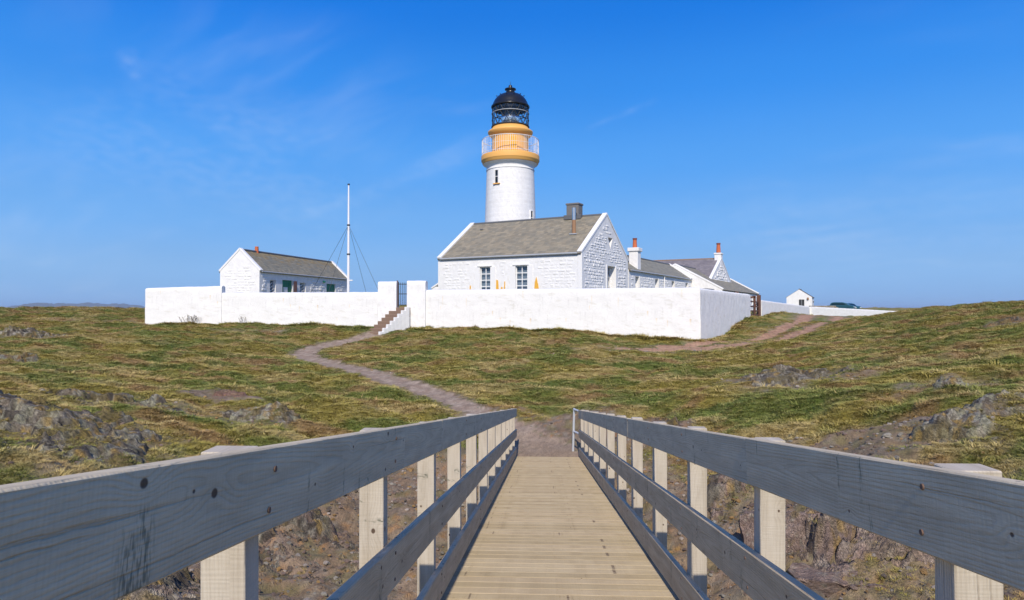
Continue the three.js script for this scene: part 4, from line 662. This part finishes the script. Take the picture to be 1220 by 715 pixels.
  return single('rock_outcrop', g, rockMat, label, 'rock', 'rock outcrops in the turf');
}
function slab(label, X, D, h, w, tall, thick, tilt, turn, seed) { // thick weathered slab with broken edges
  const g = new THREE.BoxGeometry(w, tall, thick, 44, 28, 12), p = g.attributes.position, c = new Float32Array(p.count * 3);
  for (let i = 0; i < p.count; i++) {
    let x = p.getX(i), y = p.getY(i), z = p.getZ(i); const ex = Math.abs(x) / (w / 2), ey = Math.abs(y) / (tall / 2), rnd = 1 - 0.06 * smooth(0.7, 1, Math.max(ex, ey)) * Math.abs(z) / (thick / 2);
    const e = 0.09 * fbm3(x * 1.6 + seed, y * 1.6, z * 1.6, 4), st = 0.03 * Math.round(fbm(x * 1.2 + seed * 3, y * 3.1, 3) * 5) / 2.5; x = x * rnd * (1 + 0.06 * fbm(y * 2.1, seed, 3)) + e * 0.5; y = y * rnd + e * (ey > 0.9 ? 1.6 : 0.5); z = z + e * 0.7 + Math.sign(z) * st;
    p.setXYZ(i, x, y, z); let k = mix3(PINKROCK, [0.4, 0.3, 0.25], smooth(-0.2, 0.35, fbm(x * 1.6 + seed, y * 4, 4))); k = mix3(k, [0.2, 0.14, 0.11], 0.7 * smooth(0.1, 0.4, fbm(x * 3 + 9, y * 5 + seed, 4))); k = mix3(k, PALE, 0.5 * smooth(0.2, 0.4, fbm(x * 5, y * 5 + 30 + seed, 4))); k = mix3(k, TURFY, 0.6 * smooth(0.2, 0.4, fbm(x * 2 + 60, y * 2 + seed, 3))); c.set(k, i * 3);
  }
  g.setAttribute('color', new THREE.BufferAttribute(c, 3)); g.computeVertexNormals(); const m = single('rock_slab', g, rockMat, label, 'rock', 'bedrock slabs in the gully'); m.position.set(X, EYE + h, -D); m.rotation.set(tilt, turn, 0.06 * Math.sin(seed)); return m;
}
outcrop('big craggy lichen covered outcrop of tilted beds left of the footbridge', -8.9, 12.6, 2.6, 2.3, 0.34, { seed: 3, strike: 24, bed: 0.12, dip: 0.14, lichen: 0.6, turf: 1, ochre: 0.7 });
outcrop('grey ledges of rock on the slope above the big craggy outcrop', -10.6, 17.2, 1.9, 0.8, 0.2, { seed: 5, strike: 8, bed: 0.15, pale: 0.5, lichen: 0.4 });
outcrop('pale lichened rock ledge in the turf below the red earth scar', -6.9, 18.2, 1.7, 0.55, 0.25, { seed: 7, strike: 5, bed: 0.13, pale: 0.8, flip: true });
outcrop('low pale rock ledge beside the turf hollow, left of the red scar', -8.9, 17.2, 1.0, 0.5, 0.22, { seed: 8, strike: 12, bed: 0.12, pale: 0.6 });
outcrop('flat pale outcrop on the far slope towards the headland', -24.6, 34.2, 2.0, 1.1, 0.4, { seed: 9, strike: 4, bed: 0.2, pale: 0.8, lichen: 0.4 });
outcrop('small dark outcrop on the slope below the flat pale one', -18.5, 24.5, 1.3, 0.8, 0.25, { seed: 10, strike: 10, base2: RUSSET, pale: 0.3 });
outcrop('low broken brown outcrop on the slope below the dirt track', 8.9, 21.3, 1.9, 1.5, 0.26, { seed: 12, strike: -14, bed: 0.13, pale: 0.6, lichen: 0.25, turf: 0.6 });
outcrop('lichened rocky hummock with ochre patches beside the right hand rail', 7.9, 12.0, 1.15, 0.95, 0.2, { seed: 14, strike: -25, bed: 0.12, pale: 0.7, ochre: 0.8 });
outcrop('pale knobbly rock at the foot of the grassy knoll', 9.3, 12.6, 0.9, 0.6, 0.2, { seed: 16, strike: -20, bed: 0.12, pale: 0.8 });
outcrop('single pale boulder in the turf above the rocky hummock', 10.0, 15.4, 0.5, 0.4, 0.25, { seed: 18, bed: 0.12, pale: 0.9, turf: 0.2 });
outcrop('brown peaty scar with small rocks on the grassy knoll', 21.6, 29, 1.6, 0.6, 0.14, { seed: 20, bed: 0.12, base: RUSSET, pale: 0.3, lichen: 0.2 });
outcrop('large pink rock slab in the gully under the right hand rail', 5.4, 9.9, 1.7, 1.3, 0.35, { seed: 22, strike: 70, bed: 0.34, base: PINKROCK, base2: [0.26, 0.19, 0.16], lichen: 0.15, pale: 0.25, turf: 0.3, sharp: 3 });
slab('smooth pink rock slab leaning in the gully behind the right hand rail', 5.5, 9.9, -3.5, 2.3, 1.2, 0.5, -0.7, -0.42, 41);
slab('narrow flat pinkish rock ledge at the foot of the pink slab', 5.1, 9.0, -3.75, 2.6, 0.22, 0.7, -0.1, -0.35, 42);
slab('dark cracked rock block left of the pink slab', 4.15, 10.5, -3.65, 1.1, 0.9, 0.6, -0.5, -0.35, 43);
outcrop('brown bedrock step in the gully beside the pink slab', 4.2, 12.6, 1.2, 1.1, 0.3, { seed: 24, strike: 60, bed: 0.25, base: PINKROCK, lichen: 0.2, pale: 0.3, turf: 0.5 });
outcrop('rubbly bedrock in the gully under the left hand rail', -3.9, 11.2, 1.7, 1.5, 0.22, { seed: 26, strike: 30, bed: 0.14, base: [0.24, 0.17, 0.13], pale: 0.5, lichen: 0.25, turf: 0.6 });
outcrop('weathered bedrock low in the gully, nearest the bridge start', -5.2, 8.6, 1.8, 1.2, 0.25, { seed: 28, strike: 25, bed: 0.16, base: [0.25, 0.19, 0.15], pale: 0.5, lichen: 0.2, turf: 0.7 });
outcrop('reddish bare earth bank with a ragged turf edge', -8.5, 20.4, 0.75, 0.5, 0.12, { seed: 30, strike: 20, bed: 0.1, base: [0.36, 0.2, 0.145], base2: [0.27, 0.15, 0.11], lichen: 0.05, pale: 0.12, ochre: 0.1, turf: 0.3 });
outcrop('brown muddy rock bank behind the tube handrail', 3.6, 18.0, 1.2, 0.7, 0.15, { seed: 32, strike: -10, bed: 0.12, base: [0.24, 0.16, 0.12], lichen: 0.1, pale: 0.3, turf: 0.5 });

// ------------------------------------------------------------------ loose stones, grass, dry stalks
{
  const R = rng(91), geo = []; for (let k = 0; k < 4; k++) { const g = new THREE.IcosahedronGeometry(1, 2), p = g.attributes.position; for (let i = 0; i < p.count; i++) { const x = p.getX(i), y = p.getY(i), z = p.getZ(i), s = 1 + 0.45 * fbm3(x * 1.1 + k * 9, y * 1.1, z * 1.1, 3); p.setXYZ(i, x * s, y * s * 0.6, z * s * 0.85); } g.computeVertexNormals(); geo.push(g); }
  const stoneMat = mat(1, 1, 1, 0.95, { bumpMap: rockBump, bumpScale: 0.02 });
  const lists = [[], [], [], []];
  for (let i = 0; i < 26000; i++) {
    const near = R() < 0.7, x = near ? -9 + R() * 18 : -14 + R() * 26, d = near ? 5.5 + R() * 12.5 : 8 + R() * 26, h = groundH(x, d), b = bareAt(x, d, h); if (R() > b * b * 1.1 || (Math.abs(x - 0.9) < 0.9 && d > 16.6 && d < 18)) continue;
    if (pathAt(x, d) < -0.1 && R() < 0.9) continue;
    lists[(R() * 4) | 0].push([x, h, d, 0.008 + 0.045 * R() ** 3 + (R() < 0.02 ? 0.07 * R() : 0)]);
  }
  const cols = [[0.3, 0.22, 0.17], [0.36, 0.33, 0.27], [0.2, 0.16, 0.12], [0.42, 0.26, 0.1], [0.46, 0.4, 0.34], [0.28, 0.2, 0.16]], m4 = new THREE.Matrix4(), q = new THREE.Quaternion(), e = new THREE.Euler(), c = new THREE.Color();
  lists.forEach((l, k) => { const im = shade(new THREE.InstancedMesh(geo[k], stoneMat, l.length)); im.name = numbered('loose_stones'); im.userData = { kind: 'stuff', label: 'scattered small stones and gravel on the bare ground', category: 'stones' }; l.forEach(([x, h, d, s], i) => { e.set((R() - 0.5) * 0.6, R() * 6.3, (R() - 0.5) * 0.6); m4.compose(new THREE.Vector3(x, EYE + h + s * 0.15, -d), q.setFromEuler(e), new THREE.Vector3(s, s, s)); im.setMatrixAt(i, m4); const cc = cols[(R() * cols.length) | 0], f = 0.7 + R() * 0.6; im.setColorAt(i, c.setRGB(cc[0] * f, cc[1] * f, cc[2] * f)); }); scene.add(im); });
}
{
  const R = rng(123);
  const tuft = (blades, spread, tall, lean, wide) => { // a tussock of bent blades, one metre high before scaling
    const pos = [], idx = []; for (let b = 0; b < blades; b++) {
      const a = R() * 6.283, r = Math.sqrt(R()) * spread, x0 = Math.cos(a) * r, z0 = Math.sin(a) * r, dir = a + (R() - 0.5) * 1.6, h = tall * (0.5 + R() * 0.6), l = lean * (0.3 + R()), w = wide * (0.6 + R() * 0.6), px = -Math.sin(dir) * w, pz = Math.cos(dir) * w, ox = Math.cos(dir), oz = Math.sin(dir), o = pos.length / 3;
      const add = (x, y, z) => pos.push(x, y, z);
      add(x0 - px, -0.1, z0 - pz); add(x0 + px, -0.1, z0 + pz); add(x0 + ox * l * 0.35 - px * 0.8, h * 0.6, z0 + oz * l * 0.35 - pz * 0.8); add(x0 + ox * l * 0.35 + px * 0.8, h * 0.6, z0 + oz * l * 0.35 + pz * 0.8); add(x0 + ox * l, h, z0 + oz * l);
      idx.push(o, o + 1, o + 3, o, o + 3, o + 2, o + 2, o + 3, o + 4);
    }
    const g = new THREE.BufferGeometry(); g.setAttribute('position', new THREE.Float32BufferAttribute(pos, 3)); g.setIndex(idx); g.computeVertexNormals(); return g;
  };
  const kinds = [tuft(16, 0.75, 0.8, 0.55, 0.05), tuft(12, 0.9, 0.55, 0.9, 0.055), tuft(20, 0.6, 1.0, 0.6, 0.04), tuft(14, 0.8, 0.7, 1.1, 0.045)];
  const lists = kinds.map(() => []), LIMIT = 520000; let count = 0;
  for (let tries = 0; tries < 1300000 && count < LIMIT; tries++) {
    // even over the ground near by, thinner and coarser farther off
    const u = R(), d = 7 + 48 * u ** 1.25, half = 4 + d * 0.82, x = (R() * 2 - 1) * half + 1; 
    if (d > 36.5 && x > -24 && x < 10.5 && d > 43.2 - 0.2 * Math.max(0, x + 8) - 0.4) continue;
    if (x > 9 && x < 21 && d > 37 + (x - 10) * 1.85 - 0.3) continue;
    const h = baseH(x, d); const pa = pathAt(x, d), ra = rutAt(x, d); if (pa < 0.04 || ra < 0.04 && R() < 0.95) continue;
    if (Math.abs(x - 0.1 - d * 0.046) < 1.0 && d < 17.6) { if (h > -3) continue; }
    const b = bareAt(x, d, h); if (R() < b * 1.15) continue;
    const clump = fbm(x * 1.1 + 8, d * 1.5, 3) + 0.5 * fbm(x * 4, d * 4, 2); if (R() > 0.8 + clump * 0.6) continue;
    const size = (0.022 + 0.02 * R() + 0.022 * Math.max(0, clump)) * (0.8 + d * 0.018);
    const cr = cropAt(x, d); if (cr && R() > cr[1] * 1.1) continue;
    lists[(R() * 4) | 0].push([x, d, size, clump, cr ? cr[0] : groundH(x, d)]); count++;
  }
  // coarser tussocks scattered over the slopes
  for (let k = 0, n = 0; k < 60000 && n < 9000; k++) { const d = 9 + 36 * R() ** 1.2, x = (R() * 2 - 1) * (3 + d * 0.8) + 1; if (d > 34.5 && x > -25 && x < 20) continue; if (pathAt(x, d) < 0.25 || rutAt(x, d) < 0.3 || fbm(x * 0.5 + 61, d * 0.6, 3) + 0.3 * n2(x * 2, d * 2) < 0.12 || baseH(x, d) < -3.3 || bareAt(x, d, baseH(x, d)) > 0.4 || cropAt(x, d)) continue; lists[(R() * 4) | 0].push([x, d, 0.055 + 0.06 * R(), 0.35, groundH(x, d)]); n++; }
  // rank growth along the foot of the walls
  for (const [[ax, ad], [bx, bd], n] of [[[-23.4, 42.75], [-18.5, 42.6], 500], [[-18.4, 42.6], [-8.6, 40.8], 900], [[-6.4, 40.4], [10.4, 36.5], 1500], [[10.8, 36.9], [18.6, 51.8], 900], [[21.6, 57.3], [35.6, 79.4], 900]])
    for (let k = 0; k < n; k++) { const t = R(), o = R() * R() * 0.45, L = Math.hypot(bx - ax, bd - ad), x = mix(ax, bx, t) + (bd - ad) / L * o, d = mix(ad, bd, t) - (bx - ax) / L * o; if (pathAt(x, d) < 0.1) continue; lists[(R() * 4) | 0].push([x, d, (0.06 + 0.1 * R()) * (0.7 + 0.6 * fbm(x * 0.7, d * 0.7, 2) + 0.2), 0.5, groundH(x, d)]); }
  const gm = new THREE.MeshStandardMaterial({ color: 0xffffff, roughness: 0.9 }), m4 = new THREE.Matrix4(), q = new THREE.Quaternion(), e = new THREE.Euler(), c = new THREE.Color();
  lists.forEach((l, k) => {
    const im = shade(new THREE.InstancedMesh(kinds[k], gm, l.length)); im.name = numbered('grass'); im.userData = { kind: 'stuff', label: 'short tufty spring grass covering the slopes', category: 'grass' };
    l.forEach(([x, d, s, cl, gy], i) => { e.set((R() - 0.5) * 0.5, R() * 6.3, (R() - 0.5) * 0.5); m4.compose(new THREE.Vector3(x, EYE + gy, -d), q.setFromEuler(e), new THREE.Vector3(s * 2.2, s * (0.6 + R() * 0.5), s * 2.2)); im.setMatrixAt(i, m4);
      let t = turfColor(x, d); t = mix3(t, STRAW, (R() < 0.2 ? 0.75 * R() : 0.1 * R()) + 0.2 * smooth(0.1, 0.5, cl)); const f = 0.95 + R() * 0.4; im.setColorAt(i, c.setRGB(t[0] * f, t[1] * f, t[2] * f)); });
    scene.add(im);
  });
}
for (const [X, D, n, tall, label] of [[-20.4, 42.6, 11, 0.55, 'leafless bush of thin brown stems against the white wall'], [-17.1, 42.4, 3, 0.5, 'few bare stalks against the wall near the outbuilding']]) {
  const R = rng(Math.round(-X * 10)), o = thing('bare_bush', label, 'bush'); o.position.set(X, EYE + groundH(X, D) - 0.05, -D);
  for (let k = 0; k < n; k++) { const bx = (R() - 0.5) * n * 0.12, h = tall * (0.6 + R() * 0.6), tx = bx + (R() - 0.5) * 0.35, s = part('stem', bar([bx, 0, (R() - 0.5) * 0.2], [tx, h, (R() - 0.5) * 0.3], 0.011, 5), M.twig, o); for (let j = 0; j < 3; j++) { const f = 0.45 + j * 0.2; part('twig', bar([mix(bx, tx, f), h * f, 0], [mix(bx, tx, f) + (R() - 0.5) * 0.4, h * (f + 0.25), (R() - 0.5) * 0.2], 0.007, 4), M.twig, s); } }
}
scene.fog = new THREE.FogExp2(0xbfd6f2, 0.00007);
renderer.render(scene, camera);
